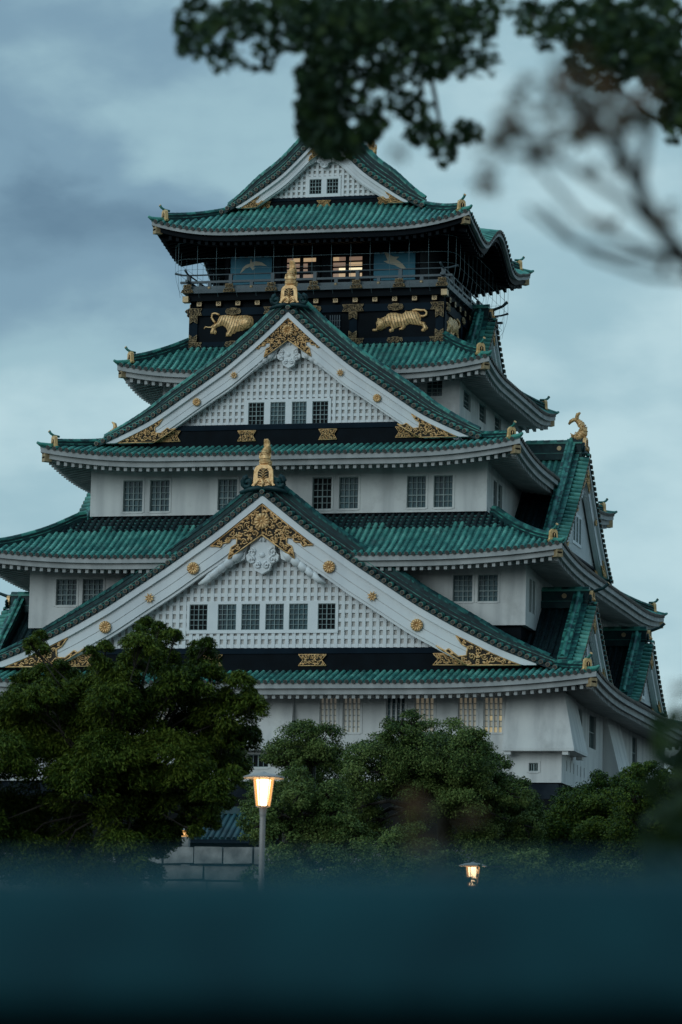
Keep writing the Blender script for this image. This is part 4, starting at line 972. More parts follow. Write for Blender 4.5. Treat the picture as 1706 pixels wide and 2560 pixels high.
tg2 = [(585, 1345), (600, 1315), (655, 1320), (690, 1290), (715, 1280), (730, 1240), (745, 1212), (770, 1196), (830, 1190), (880, 1195), (920, 1210), (960, 1203), (1010, 1205), (1060, 1220), (1080, 1260), (1075, 1300), (1040, 1335), (1000, 1350), (960, 1365), (905, 1370), (900, 1390), (865, 1390), (860, 1415), (805, 1420), (805, 1385), (820, 1360), (800, 1325), (770, 1310), (720, 1325), (700, 1340), (718, 1370), (710, 1395), (655, 1390), (650, 1370), (665, 1335), (610, 1330)]
tt2 = [(745, 1205), (705, 1190), (676, 1195), (668, 1230), (685, 1262), (702, 1282)]
relief('tiger_relief', c2(tg2, 360, 480, .2551), c2(tt2, 360, 480, .2551), .026, .17, lambda x, z, d: (x, yT - d, z), BX, 46, -.4, c2([(975, 1290), (1030, 1284)], 360, 480, .2551), (lambda q: (q[0], q[1], .36))(c2([(1000, 1285)], 360, 480, .2551)[0]))
cxm = sum(p[0] for p in TG) / len(TG)
for yy in (-4.05, 3.9):
    relief('tiger_relief', [(p[0] - cxm, p[1]) for p in TG], [(p[0] - cxm, p[1]) for p in TT], .05, .16, lambda x, z, d: (HX + .01 + d, yy + x, z), BX, 40, .35)

# balcony: floor beam, railing, top room
bl = MB()
RX, RY = 6.62, 6.25
for (h, z0, z1, m) in ((.02, 39.06, 39.42, 'black'), (.24, 39.42, 39.62, 'rail')):
    bl.box((-RX - h, -RY - h, z0), (RX + h, RY + h, z1), m)
BLO = bl.build('balcony', KEEP)
for sx in (-1, 1):
    for sy in (-1, 1):
        g = MB(); g.box((sx * (RX + .10) - .15, sy * (RY + .06) - .19, 38.98), (sx * (RX + .10) + .15, sy * (RY + .06) + .19, 39.28), 'old_gold'); g.build('corner_fitting', BLO)
rl = MB()
def rail_run(p, q, zc, h, w, ext):
    p, q = np.array(p), np.array(q); d = (q - p) / np.linalg.norm(q - p); s_ = np.array([-d[1], d[0]])
    a, b = p - d * ext, q + d * ext; c = (a + b) / 2; L = np.linalg.norm(b - a) / 2
    rl.obox((c[0], c[1], zc), (d[0] * L, d[1] * L, 0), (s_[0] * w, s_[1] * w, 0), (0, 0, h), 'rail')
cs = [(-RX, -RY), (RX, -RY), (RX, RY), (-RX, RY)]
for i in range(4):
    p, q = cs[i], cs[(i + 1) % 4]; e_ = .001 * i
    rail_run(p, q, 40.03 + e_, .055, .07, .45); rail_run(p, q, 39.71 + e_, .10, .09, .2)
    P_ = np.array([*p, 40.40 + e_]); Q_ = np.array([*q, 40.40 + e_]); d = (Q_ - P_) / np.linalg.norm(Q_ - P_)
    rl.tube([P_ - d * .75 + (0, 0, .12), P_ - d * .35 + (0, 0, .02), P_, Q_, Q_ + d * .35 + (0, 0, .02), Q_ + d * .75 + (0, 0, .12)], [.06, .05, .04, .04, .05, .06], 'rail', 7)
    n = 12
    for k in range(n):
        x, y = p[0] + (q[0] - p[0]) * (k / n), p[1] + (q[1] - p[1]) * (k / n)
        hgt = 40.38 if k % 2 == 0 else 39.98; ww = .09 if k % 2 == 0 else .085
        rl.box((x - ww, y - ww, 39.80 + .002), (x + ww, y + ww, hgt - (.0 if k % 2 else 0)), 'rail')
RLO = rl.build('railing', BLO)
yR = -RY - .11
for k in range(7):
    x = -RX + k * 2 * RX / 6
    g = MB(); fitting(g, [(x - .32, 39.45), (x + .32, 39.45), (x + .26, 39.60), (x + .20, 39.62), (x + .20, 39.86), (x - .20, 39.86), (x - .20, 39.62), (x - .26, 39.60)], -RY - .26, .4, .26, 3, 'old_gold', .03); g.build('gold_fitting', BLO)
for k in range(6):
    x = -RX + (k + .5) * RX / 3; g = MB(); g.tube([(x, yR + .03, 39.70), (x, yR - .04, 39.70)], [.10, .07], 'old_gold', 9); g.build('gold_stud', BLO)
g = MB()
# top room
tr = MB(); tx, ty = 5.05, 4.9
tr.box((-tx, -ty + .12, 39.6), (tx, ty, 42.6), 'black')
PX = [-5.05, -4.88, -2.62, -1.95, -.25, .42, 2.16, 2.62, 4.88, 5.05]
for x in (-5.0, -2.28, -.22, .45, 2.35, 5.0): tr.box((x - .11, -ty - .02, 39.62), (x + .11, -ty + .118, 42.5), 'black')
tr.box((-tx - .03, -ty - .06, 41.75), (tx + .03, -ty + .11, 42.0), 'black')
ROOM = tr.build('top_room', KEEP)
cr1 = [(125, 265), (150, 215), (175, 195), (205, 185), (210, 150), (218, 150), (221, 175), (250, 165), (300, 175), (340, 205), (290, 198), (245, 200), (225, 212), (250, 215), (225, 236), (206, 208), (170, 225)]
cr2 = [(1255, 95), (1280, 95), (1300, 115), (1335, 130), (1375, 130), (1350, 150), (1375, 165), (1400, 185), (1432, 225), (1385, 220), (1340, 195), (1290, 185), (1253, 165), (1285, 160), (1270, 120)]
for (x0, x1, z0, z1, cr) in ((-4.84, -2.66, 40.15, 41.52, cr1), (2.69, 4.84, 40.15, 41.52, cr2)):
    g = MB(); g.box((x0, -ty + .03, z0), (x1, -ty + .10, z1), 'panel_blue')
    for i in range(5): xx = x0 + (x1 - x0) * (i + .05) / 5; g.box((xx, -ty + .03, z1 + .001), (xx + .26, -ty + .10, z1 + .09), 'panel_blue')
    o = g.build('painted_panel', ROOM)
    g = MB(); pl = [(lambda q: (q[0], q[2]))(at(560 + a * .3189, 600 + b * .3189, y=-ty + .02)) for a, b in cr]
    area = sum(pl[i][0] * pl[(i + 1) % len(pl)][1] - pl[(i + 1) % len(pl)][0] * pl[i][1] for i in range(len(pl)))
    pl = pl if area > 0 else pl[::-1]
    g.prism(pl, lambda a, b, d: (a, -ty + .005 + d, b), 0, .022, 'crane'); g.build('crane_picture', ROOM)
lit = {0: [['d', 'w', 'w'], ['d', 'd', ''], ['d', 'd', ''], ['d', 'd', 'd']], 1: [['w', 'd', 'd'], ['d', 'd', 'w'], ['d', 'b', 'b'], ['d', 'w', 'w']]}
for k, (x0, x1) in enumerate(((-1.86, -.34), (.53, 2.07))):
    g = MB(); g.box((x0, -ty + .08, 40.3), (x1, -ty + .115, 41.45), 'glass_dark')
    xm = (x0 + x1) / 2
    cells = ((x0, x0 + .5 * (xm - .1 - x0)), (x0 + .5 * (xm - .1 - x0), xm - .1), (xm + .1, x1))
    for r_ in range(4):
        z1 = 41.43 - r_ * .285; z0 = z1 - .19
        for c_ in range(3):
            ch = lit[k][r_][c_]; a, b = cells[c_]
            if k == 0 and c_ == 2 and r_ in (1, 2): ch = 'd'; b = a + .22
            mm = {'b': 'pane_bright', 'w': 'pane_warm', 'd': 'pane_dim', '': 'glass_dark'}[ch]
            g.box((a + .001, -ty + .05, z0), (b - .001, -ty + .078, z1), mm)
    g.build('lit_window', ROOM)
# safety net wires round the balcony
g = MB(); NX, NY, CR = 7.3, 6.95, .8
def loop(z, ins, n=6):
    hx, hy = NX - ins, NY - ins; P = []
    for cx, cy, a0 in ((hx - CR, -hy + CR, -90), (hx - CR, hy - CR, 0), (-hx + CR, hy - CR, 90), (-hx + CR, -hy + CR, 180)):
        for k in range(n + 1): a = R(a0 + 90 * k / n); P.append((cx + CR * math.cos(a), cy + CR * math.sin(a), z))
    return P + [P[0]]
prof = [(41.95, 0), (41.1, 0), (40.55, .0), (40.1, .06), (39.6, .22), (39.2, .48)]
for z, i_ in prof[:3] + prof[4:5]: g.tube(loop(z, i_), .009, 'wire', 3, False)
ang = []
for k in range(15): ang.append((-NX + .3 + k * (2 * NX - .6) / 14, -NY, 0, 1)); ang.append((-NX + .3 + k * (2 * NX - .6) / 14, NY, 0, -1))
for k in range(14): ang.append((NX, -NY + .5 + k * (2 * NY - 1) / 13, -1, 0)); ang.append((-NX, -NY + .5 + k * (2 * NY - 1) / 13, 1, 0))
for x, y, dx, dy in ang:
    ox = 0; g.tube([(x + dx * i_, y + dy * i_, z) for z, i_ in prof], .009, 'wire', 3, False)
g.build('safety_net', KEEP)

# ================================================================== stone base, terrace, ground
gd = MB(); gd.box((-2500, -2500, -1.0), (2500, 3500, 0.0), 'earth'); tag(gd.build('ground'), kind='structure')
TZ = 6.2
te = MB(); te.box((-70, -92, 0.01), (90, 160, TZ), 'earth'); tag(te.build('terrace'), kind='structure')
def battered_base():
    m = MB(); rnd = random.Random(4); z0, z1 = TZ, 14.03; NC = 7
    def off(z): t = (z1 - z) / (z1 - z0); return 0.02 + 2.4 * t ** 1.5
    hx, hy = 14.45, 14.66
    for side in range(4):
        L0 = hx if side % 2 == 0 else hy; D0 = hy if side % 2 == 0 else hx
        fr = {0: lambda u, d, z: (u, -d, z), 1: lambda u, d, z: (d, u, z), 2: lambda u, d, z: (-u, d, z), 3: lambda u, d, z: (-d, -u, z)}[side]
        m.quad(fr(-L0 - off(z0), D0 + off(z0) - .08, z0), fr(L0 + off(z0), D0 + off(z0) - .08, z0), fr(L0, D0 - .08, z1), fr(-L0, D0 - .08, z1), 'stone_gap')
        for c in range(NC):
            za, zb_ = z0 + (z1 - z0) * c / NC + .035, z0 + (z1 - z0) * (c + 1) / NC - (.035 if c < NC - 1 else 0)
            W_ = L0 + off(zb_); u = -W_
            while u < W_ - .05:
                w = min(rnd.uniform(1.1, 2.3), W_ - u); 
                if W_ - u - w < .7: w = W_ - u
                p = rnd.uniform(-.02, .05); a, b = u + .04, u + w - .04; ka = (L0 + off(za)) / W_
                q0 = [(a * ka, za), (b * ka, za), (b, zb_), (a, zb_)]
                F = [fr(x, D0 + off(z) + p, z) for x, z in q0]; Bk = [fr(x, D0 + off(z) - .2, z) for x, z in q0]
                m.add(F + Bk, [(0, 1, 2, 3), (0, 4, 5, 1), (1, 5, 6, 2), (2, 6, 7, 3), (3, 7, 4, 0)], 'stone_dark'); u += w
    m.quad((-hx, -hy, z1), (hx, -hy, z1), (hx, hy, z1), (-hx, hy, z1), 'stone_dark')
    return m.build('stone_base')
tag(battered_base(), 'dark battered stone block base carrying the white castle keep', 'stone base')

# retaining wall of cut granite blocks below the terrace
def retaining_wall():
    m = MB(); rnd = random.Random(9); y = -92.6; z = TZ + .48
    m.box((4, y + .1, 0), (41, y + .58, TZ - .02), 'stone_gap')
    ci = 0
    while z > 0.3:
        h = (.46, .40, .62, .7, .8, .9)[min(ci, 5)]; x = 4 + rnd.uniform(0, .5)
        while x < 41:
            w = rnd.uniform(.75, 1.35) if ci == 0 else rnd.uniform(.45, 1.3); d = rnd.uniform(-.03, .05)
            zb = max(0, z - h + .035)
            if ci == 0: m.prism([(x + .02, zb), (x + w - .02, zb + rnd.uniform(-.01, .02)), (x + w - .02, z + rnd.uniform(-.02, .02)), (x + .02, z + rnd.uniform(-.02, .02))], lambda a, b, dd: (a, y - .10 + d + dd, b), 0, .65, 'stone')
            else: m.prism([(x + .03, zb), (x + w - .03, zb + rnd.uniform(-.01, .03)), (x + w - .02, z - .02), (x + .02, z + rnd.uniform(-.03, .0))], lambda a, b, dd: (a, y + d + dd, b), 0, .3, 'stone')
            x += w
        z -= h; ci += 1
    return m.build('retaining_wall')
tag(retaining_wall(), 'low wall of pale cut stone blocks behind the tall street lamp', 'stone wall')

# well house with a teal tiled hip roof on the terrace
def well_house():
    c = at(560, 2060, d=122); cx, cy = c[0], c[1]
    root = tag(empty('well_house', (cx, cy, TZ)), 'small house with a teal tiled hip roof half hidden between the trees', 'small building')
    w = MB()
    w.box((-1.3, -1.0, 0), (1.3, 1.0, 1.75), 'navy')
    for x in (-1.35, -.45, .45, 1.35): w.box((x - .08, -1.09, 0), (x + .08, -.93, 1.78), 'bark')
    w.build('wall', root)
    r = MB(); ze = at(560, 2106, d=122)[2] - TZ; zr = at(560, 2034, d=122)[2] - TZ; ex, ey, rx = 1.95, 1.55, .75
    E_ = [(-ex, -ey, ze), (ex, -ey, ze), (ex, ey, ze), (-ex, ey, ze)]; A, B = (-rx, 0, zr), (rx, 0, zr)
    r.add(E_ + [A, B], [(0, 1, 5, 4), (1, 2, 5), (2, 3, 4, 5), (3, 0, 4)], 'blue_tile'); r.add([(x, y, ze - .12) for x, y, _ in E_], [(3, 2, 1, 0)], 'navy')
    for a, b in ((0, 1), (1, 2), (2, 3), (3, 0)): r.quad((*E_[a][:2], ze - .12), (*E_[b][:2], ze - .12), E_[b], E_[a], 'navy')
    for i in range(-9, 10):
        x = i * .2
        for sy in (-1, 1):
            t = 1.0 if abs(x) < rx else max(.0, (ex - abs(x)) / (ex - rx))
            if t > .05: r.half((x, sy * ey, ze + .02), (x, sy * ey * (1 - t), ze + (zr - ze) * t + .02), (1, 0, 0), (0, sy * .5, .86), .07, .06, 'blue_tile', 4)
    for sx in (-1, 1):
        for sy in (-1, 1): r.tube([(sx * ex, sy * ey, ze + .05), (sx * rx, 0, zr + .05)], .10, 'dark_ridge', 6)
    r.build('roof', root)
    g = MB(); g.box((-rx - .2, -.13, zr - .02), (rx + .2, .13, zr + .22), 'blue_tile'); g.box((-rx - .3, -.17, zr - .02), (-rx - .2, .17, zr + .42), 'stone'); g.box((rx + .2, -.17, zr - .02), (rx + .3, .17, zr + .42), 'stone'); g.build('ridge', root)
well_house()

# ================================================================== street lamps
def street_lamp(u, vtop, d, label):
    p = at(u, vtop, d=d); H = float(p[2]); root = tag(empty('street_lamp', (p[0], p[1], 0)), label, 'street lamp', 'lit street lamps')
    def lathe(m, prof, mm, n=24, smooth=True):
        vs = [(r * math.cos(2 * math.pi * j / n), r * math.sin(2 * math.pi * j / n), z) for r, z in prof for j in range(n)]
        m.add(vs, [(i * n + j, i * n + (j + 1) % n, (i + 1) * n + (j + 1) % n, (i + 1) * n + j) for i in range(len(prof) - 1) for j in range(n)], mm, smooth)
    m = MB(); lathe(m, [(.12, 0), (.12, .06), (.06, .12), (.040, .2), (.036, H - .55)], 'post'); m.build('pole', root)
    m = MB(); lathe(m, [(.036, H - .56), (.042, H - .545), (.042, H - .52), (.050, H - .45), (.052, H - .435), (.0, H - .43)], 'post'); m.build('collar', root)
    m = MB(); lathe(m, [(0.0, H + .02), (.02, H + .016), (.05, H + .0), (.14, H - .014), (.262, H - .050), (.268, H - .062), (.262, H - .068)], 'post', 32); lathe(m, [(.262, H - .068), (.135, H - .040), (0, H - .035)], 'white', 32); m.build('cap', root)
    m = MB(); lathe(m, [(.0, H - .418), (.058, H - .415), (.092, H - .085), (.0, H - .08)], 'lamp_core', 20); m.build('light', root)
    m = MB(); lathe(m, [(.088, H - .43), (.130, H - .062)], 'lamp_shell', 24); m.build('lamp_shade', root)
    m = MB()
    for k in range(6):
        a = 2 * math.pi * (k + .32) / 6; ca, sa = math.cos(a), math.sin(a)
        m.tube([(.090 * ca, .090 * sa, H - .435), (.133 * ca, .133 * sa, H - .06)], .007, 'post', 5)
    for r_, z in ((.090, H - .432), ): m.tube([(r_ * math.cos(2 * math.pi * j / 20), r_ * math.sin(2 * math.pi * j / 20), z) for j in range(21)], .007, 'post', 5)
    m.build('frame', root)
def shell_mat():
    m = bpy.data.materials.new('lamp_shell'); m.use_nodes = True; nt = m.node_tree; N = nt.nodes.new; L = nt.links.new
    t = N('ShaderNodeBsdfTransparent'); e = N('ShaderNodeEmission'); e.inputs[0].default_value = (1, .46, .13, 1); e.inputs[1].default_value = 1.5
    lw = N('ShaderNodeLayerWeight'); lw.inputs[0].default_value = .35; mx = N('ShaderNodeMixShader'); cl = N('ShaderNodeMath'); cl.operation = 'MULTIPLY_ADD'; cl.inputs[1].default_value = .5; cl.inputs[2].default_value = .28
    L(lw.outputs['Facing'], cl.inputs[0]); L(cl.outputs[0], mx.inputs[0]); L(t.outputs[0], mx.inputs[1]); L(e.outputs[0], mx.inputs[2]); L(mx.outputs[0], nt.nodes['Material Output'].inputs[0]); MATS['lamp_shell'] = m
shell_mat()
street_lamp(660, 1933, 48, 'tall lit street lamp in front of the trees, its whole glass and pole in view')
street_lamp(1183, 2157, 70, 'lit street lamp low down, half hidden behind leaves')
# small warm light under the trees, made up to stand in for a lit gable
p = at(466, 2083, d=100); root = tag(empty('warm_light', (p[0], p[1], TZ)), 'small warm light standing in for a lit gable at the edge of the left tree, above the stone wall', 'warm_light')
hz = p[2] - TZ; g = MB(); g.box((-.09, -.09, 0), (.09, .09, hz - .1), 'stone'); g.build('post', root)
g = MB(); g.box((-.10, -.10, hz - .1), (.10, .10, hz + .06), 'warm_glow'); g.build('light', root)
g = MB(); g.add([(-.2, -.2, hz + .06), (.2, -.2, hz + .06), (.2, .2, hz + .06), (-.2, .2, hz + .06), (0, 0, hz + .26)], [(0, 1, 4), (1, 2, 4), (2, 3, 4), (3, 0, 4), (3, 2, 1, 0)], 'stone'); g.build('roof', root)

# ================================================================== parapet right in front of the camera (out of focus)
fh = np.array([FW[0], FW[1], 0]); fh /= np.linalg.norm(fh)
pc = np.array([CAM[0], CAM[1], 0]) + fh * 1.7
root = tag(empty('parapet', tuple(pc)), 'dark teal round-topped parapet, out of focus along the bottom of the photo', 'parapet')
g = MB(); prof_ = [(.16, 1.60), (.16, 1.672), (.10, 1.684), (.02, 1.684), (-.004, 1.679), (-.016, 1.668), (-.026, 1.652), (-.036, 1.634), (-.040, 1.625), (-.038, 1.619), (-.028, 1.614), (-.010, 1.611), (.03, 1.607)]
Rh = RT
for i in range(len(prof_)):
    a, b = prof_[i], prof_[(i + 1) % len(prof_)]; A_ = fh * a[0] + np.array([0, 0, a[1]]); B_ = fh * b[0] + np.array([0, 0, b[1]])
    g.add([A_ - Rh * 3, A_ + Rh * 3, B_ + Rh * 3, B_ - Rh * 3], [(0, 1, 2, 3)], 'coping', True)
g.build('coping', root)
g = MB(); g.obox((fh[0] * .08, fh[1] * .08, .775), RT * 3.0, fh * .04, (0, 0, .83), 'parapet'); g.build('wall', root)

# ================================================================== trees
def leaf_mesh(name, parent, P, Nrm, Ax, L, Wd, mats, shape='diamond', fold=.25, pick=None):
    """one mesh of leaves: centres P, normals, long axes"""
    n = len(P); Ax = Ax - Nrm * np.sum(Ax * Nrm, 1, keepdims=True); Ax /= np.linalg.norm(Ax, axis=1, keepdims=True) + 1e-9; Sd = np.cross(Nrm, Ax)
    if shape == 'maple':
        pol = [(0, -.5), (.16, -.22), (.5, -.28), (.30, .0), (.52, .25), (.18, .18), (0, .62), (-.18, .18), (-.52, .25), (-.30, .0), (-.5, -.28), (-.16, -.22)]
    else: pol = [(0, -.5), (.5, -.08), (.28, .30), (0, .5), (-.28, .30), (-.5, -.08)] if shape == 'leaf' else [(0, -.5), (.5, 0), (0, .5), (-.5, 0)]
    k = len(pol); V = np.zeros((n, k, 3))
    for i, (a, b) in enumerate(pol): V[:, i] = P + Sd * (a * Wd)[:, None] + Ax * (b * L)[:, None] + Nrm * (abs(a) * fold * Wd)[:, None]
    me = bpy.data.meshes.new(name); me.vertices.add(n * k); me.vertices.foreach_set('co', V.reshape(-1)); me.loops.add(n * k); me.loops.foreach_set('vertex_index', np.arange(n * k, dtype=np.int32))
    me.polygons.add(n); me.polygons.foreach_set('loop_start', np.arange(0, n * k, k, dtype=np.int32)); me.polygons.foreach_set('loop_total', np.full(n, k, np.int32))
    for m_ in mats: me.materials.append(MATS[m_])
    if pick is not None: me.polygons.foreach_set('material_index', pick.astype(np.int32))
    me.update(); me.validate(); o = bpy.data.objects.new(name, me); COL.objects.link(o); o.parent = parent; return o
def unit(a): return a / (np.linalg.norm(a, axis=1, keepdims=True) + 1e-9)
def crown_points(blobs, per_m2, flat=.85, deep=1.2, sub=16, subr=.38, rng=RNG, low=-.35, core=.80):
    """blobs (centre, r): points gathered in small clumps near the surface of each"""
    P = []; O = []
    for c, r in blobs:
        s = unit(rng.normal(size=(sub, 3))); s[:, 2] = np.where(s[:, 2] < low, -s[:, 2], s[:, 2]); sc = np.array([1, deep, flat]); cc = c + s * r * core * sc
        n = max(30, int(per_m2 * 4 * r * r)); w = rng.integers(0, sub, n); q = rng.normal(size=(n, 3)); q = unit(q) * (rng.random((n, 1)) ** .45) * r * subr * np.array([1.15, 1.15, .72])
        p = cc[w] + q; P.append(p); O.append(unit((p - c) * .6 + (p - cc[w])))
    return np.concatenate(P), np.concatenate(O)
def limbs(parent, base, blobs, r0, mat_='bark', fork=.45, every=1):
    m = MB(); base = np.asarray(base, float); top = np.mean([b[0] for b in blobs], 0); zmin = min(b[0][2] for b in blobs)
    f = np.array([base[0] * .45 + top[0] * .55, base[1] * .45 + top[1] * .55, zmin * fork + top[2] * (1 - fork)])
    m.tube([base, base * .65 + f * .35 + (.1, .05, 0), f], [r0, r0 * .8, r0 * .62], mat_, 9); 
    t = m.build('trunk', parent)
    for c, r in blobs[::every]:
        mid = f * .5 + np.asarray(c) * .5 + np.array([RNG.normal() * .15, RNG.normal() * .15, .12 * np.linalg.norm(c - f)])
        m2 = MB(); m2.tube([f, mid, c], [r0 * .4, r0 * .2, r0 * .06], mat_, 6); 
        for k in range(5):
            e = np.asarray(c) + unit(RNG.normal(size=(1, 3)))[0] * r * .8; m2.tube([mid * .3 + np.asarray(c) * .7, np.asarray(c) * .5 + e * .5 + (0, 0, .04), e], [r0 * .09, r0 * .06, r0 * .02], mat_, 4, False)
        m2.build('branch', parent)
def px_blobs(L, d, spread, back=None):
    out = []
    for i, (u, v, r) in enumerate(L):
        dd = d + RNG.uniform(-1, 1) * spread + (2.6 if back is not None and i >= back else 0); out.append((at(u, v, d=dd), r * dd / FPX))
    return out
# tall feathery tree on the left
LB = [(95, 1632, 34), (70, 1715, 50), (165, 1705, 48), (245, 1668, 40), (300, 1715, 68), (372, 1578, 40), (350, 1625, 55), (420, 1605, 42), (400, 1665, 60), (508, 1648, 46), (500, 1715, 78), (598, 1715, 46), (625, 1775, 50), (560, 1800, 90), (430, 1790, 110), (290, 1800, 120), (140, 1810, 105), (20, 1815, 88), (610, 1860, 48), (545, 1905, 88), (425, 1920, 120), (275, 1930, 130), (115, 1930, 130), (0, 1915, 105), (530, 1985, 62), (430, 2020, 85), (300, 2060, 110), (150, 2070, 120), (10, 2065, 115), (400, 2100, 62), (-90, 1830, 100), (-100, 1950, 140), (-90, 2090, 120), (460, 1960, 80), (200, 1870, 110), (60, 2150, 90), (180, 2160, 90), (300, 2150, 90), (390, 2130, 50), (-40, 2200, 100), (120, 2210, 90), (250, 2220, 80), (360, 2200, 60), (350, 1850, 100), (60, 1850, 100), (480, 1840, 80), (200, 1980, 110), (350, 1980, 100), (560, 1860, 70), (110, 1695, 44), (130, 1745, 62), (200, 1735, 60), (285, 1765, 80), (335, 1660, 46), (60, 1770, 70), (575, 1955, 50), (545, 2015, 44), (522, 2062, 34), (590, 1915, 44), (505, 2050, 48), (455, 2080, 46), (525, 2020, 44), (520, 2062, 34), (490, 2085, 26), (366, 1556, 18), (398, 1570, 20), (352, 1582, 26), (438, 1588, 20), (100, 1592, 22), (80, 1612, 26), (150, 1672, 28), (520, 1612, 24), (490, 1618, 22), (262, 1622, 26), (228, 1632, 22), (622, 1740, 26), (640, 1772, 22), (632, 1836, 24), (240, 1730, 70), (440, 1720, 70), (100, 1765, 66)]
tb = px_blobs(LB, 62, 1.1); T = tag(empty('feathery_tree', (tb[15][0][0], tb[15][0][1], 0)), 'tall feathery dark green tree at the left, left of the tall street lamp', 'tree')
off_ = np.array([tb[15][0][0], tb[15][0][1], 0]); tb = [(c - off_, r) for c, r in tb]
P, O = crown_points(tb, 5000, .95, 1.25, 34, .33, core=.70)
n = len(P); Nr = unit(O * .5 + np.array([0, 0, .6]) + RNG.normal(size=(n, 3)) * .65); Ax = unit(O * np.array([1, 1, .2]) + np.array([0, 0, -.45]) + RNG.normal(size=(n, 3)) * .35)
leaf_mesh('crown', T, P, Nr, Ax, RNG.uniform(.055, .105, n), RNG.uniform(.016, .030, n), ['leaf_bright'], 'diamond')
limbs(T, (0, 0, 0), tb, .09)
# round-crowned trees in the middle
CB1 = [(752, 1868, 66), (700, 1885, 44), (812, 1862, 56), (760, 1838, 42), (838, 1905, 36), (730, 1915, 46), (780, 1900, 60), (760, 1950, 60), (820, 1930, 50)]
CB2 = [(1000, 1828, 48), (1028, 1806, 34), (1076, 1842, 48), (1132, 1850, 56), (1180, 1862, 48), (1206, 1884, 38), (905, 1895, 46), (935, 1925, 78), (950, 1868, 42), (1088, 1896, 70), (1170, 1908, 68), (1110, 1950, 84), (1205, 1952, 62), (1000, 1950, 66), (1255, 1975, 48), (1288, 1985, 46), (1312, 2018, 46), (1322, 2068, 42), (1262, 2060, 92), (1170, 1990, 70), (1062, 2000, 60), (1290, 2130, 60), (1200, 2140, 90), (1045, 1900, 80), (1130, 1930, 90), (1000, 1900, 60), (1080, 1980, 100), (1190, 2000, 100), (905, 2015, 46), (878, 1975, 40), (935, 2060, 46), (880, 2070, 44), (1240, 1920, 40), (1250, 2010, 70), (1290, 2060, 60)]
CB3 = [(742, 1995, 44), (790, 2030, 72), (838, 2045, 50), (700, 2040, 46), (666, 2022, 42), (655, 1975, 36), (800, 2100, 90), (700, 2110, 52), (880, 2110, 60), (740, 1955, 44), (830, 1990, 44), (650, 2070, 36), (760, 2060, 80), (852, 1996, 34), (720, 2000, 50), (700, 2080, 60), (690, 1995, 44), (632, 2012, 32), (626, 2052, 34), (642, 1968, 28), (628, 2090, 30)]
CB4 = [(990, 2106, 48), (970, 2140, 52), (1035, 2110, 58), (1060, 2165, 70), (950, 2190, 60)]
def round_tree(blobs, d, spread, label, name='broadleaf_tree', mat_='leaf_camphor', dens=3200, lf=(.045, .078), bz=TZ, r0=.28, sub=26, every=1, group=None, back=None):
    b = px_blobs(blobs, d, spread, back); o_ = np.array([np.mean([c[0] for c, r in b]), np.mean([c[1] for c, r in b]), bz]); b = [(c - o_, r) for c, r in b]
    T = tag(empty(name, tuple(o_)), label, 'tree' if 'tree' in name else 'shrub', group); P, O = crown_points(b, dens, .95, 1.1, sub, .40, low=-.85); n = len(P)
    Nr = unit(O * .9 + np.array([0, 0, .45]) + RNG.normal(size=(n, 3)) * .55); Ax = unit(RNG.normal(size=(n, 3)) + O * .4)
    leaf_mesh('crown', T, P, Nr, Ax, RNG.uniform(*lf, n), RNG.uniform(lf[0] * .5, lf[1] * .5, n), [mat_], 'leaf'); limbs(T, (0, 0, 0), b, r0, every=every); return T
GR = 'round leafy trees between the lamp and the keep'
round_tree(CB1, 90, .7, back=6, label= 'small round-crowned green tree just right of the tall lamp top, against the white wall', group=GR, bz=0.0)
round_tree(CB2, 88, 1.4, back=24, label= 'large round-crowned green tree in the middle, covering the foot of the white keep', group=GR, bz=0.0)
round_tree(CB3, 84, .8, back=12, label= 'low round green tree right behind the tall street lamp pole', group=GR, bz=0.0)
round_tree(CB4, 81, .6, 'low green bush below the large middle tree, left of the half hidden lamp', name='bush', r0=.1, bz=0.0)
HB = [(690, 2150, 40), (640, 2205, 40), (720, 2200, 60), (800, 2180, 70), (880, 2170, 70), (760, 2240, 70), (860, 2240, 80), (950, 2230, 70)]
round_tree(HB, 78, .5, 'low dark hedge bush in front of the stone wall, right of the tall lamp pole', name='bush', r0=.06, bz=0.0)
HB2 = [(1060, 2200, 60), (1130, 2170, 46), (1120, 2230, 60), (1210, 2235, 60), (1260, 2190, 60), (1330, 2180, 60), (1320, 2240, 70), (1420, 2230, 80), (1500, 2215, 70), (1590, 2230, 80), (1690, 2220, 80), (1780, 2220, 80), (1225, 2160, 24)]
round_tree(HB2, 76, .5, 'long low dark hedge around the half hidden lamp on the right', name='hedge', r0=.06, bz=0.0)
LF = [(1205, 2192, 14), (1168, 2198, 12), (1200, 2170, 8), (1186, 2206, 10)]
round_tree(LF, 67, .1, 'loose leafy twigs hanging in front of the half hidden lamp', name='leafy_shrub', r0=.012, bz=0.0, dens=1500, lf=(.05, .08), sub=10)
SB1 = [(1465, 2010, 56), (1425, 2035, 56), (1497, 1950, 26), (1500, 1985, 44), (1375, 2070, 46), (1400, 2105, 76), (1500, 2060, 78), (1535, 2015, 48), (1350, 2150, 60), (1480, 2140, 92), (1390, 2190, 70), (1560, 1965, 36), (1300, 2190, 60), (1440, 2080, 80), (1520, 2100, 90), (1555, 2050, 70), (1340, 2110, 50), (1420, 2000, 36), (1540, 1985, 44)]
SB2 = [(1580, 1995, 52), (1640, 2015, 60), (1665, 1985, 46), (1600, 2080, 90), (1690, 2060, 84), (1600, 2170, 92), (1700, 2160, 92), (1585, 1935, 30), (1625, 1940, 40), (1720, 1950, 70), (1790, 2050, 120)]
round_tree(SB1, 93, .9, back=13, label= 'dark mixed shrubs below the right corner of the keep, under its dark stone base', name='shrub', mat_='leaf_shrub', lf=(.05, .095), dens=2600, r0=.12, bz=0.0)
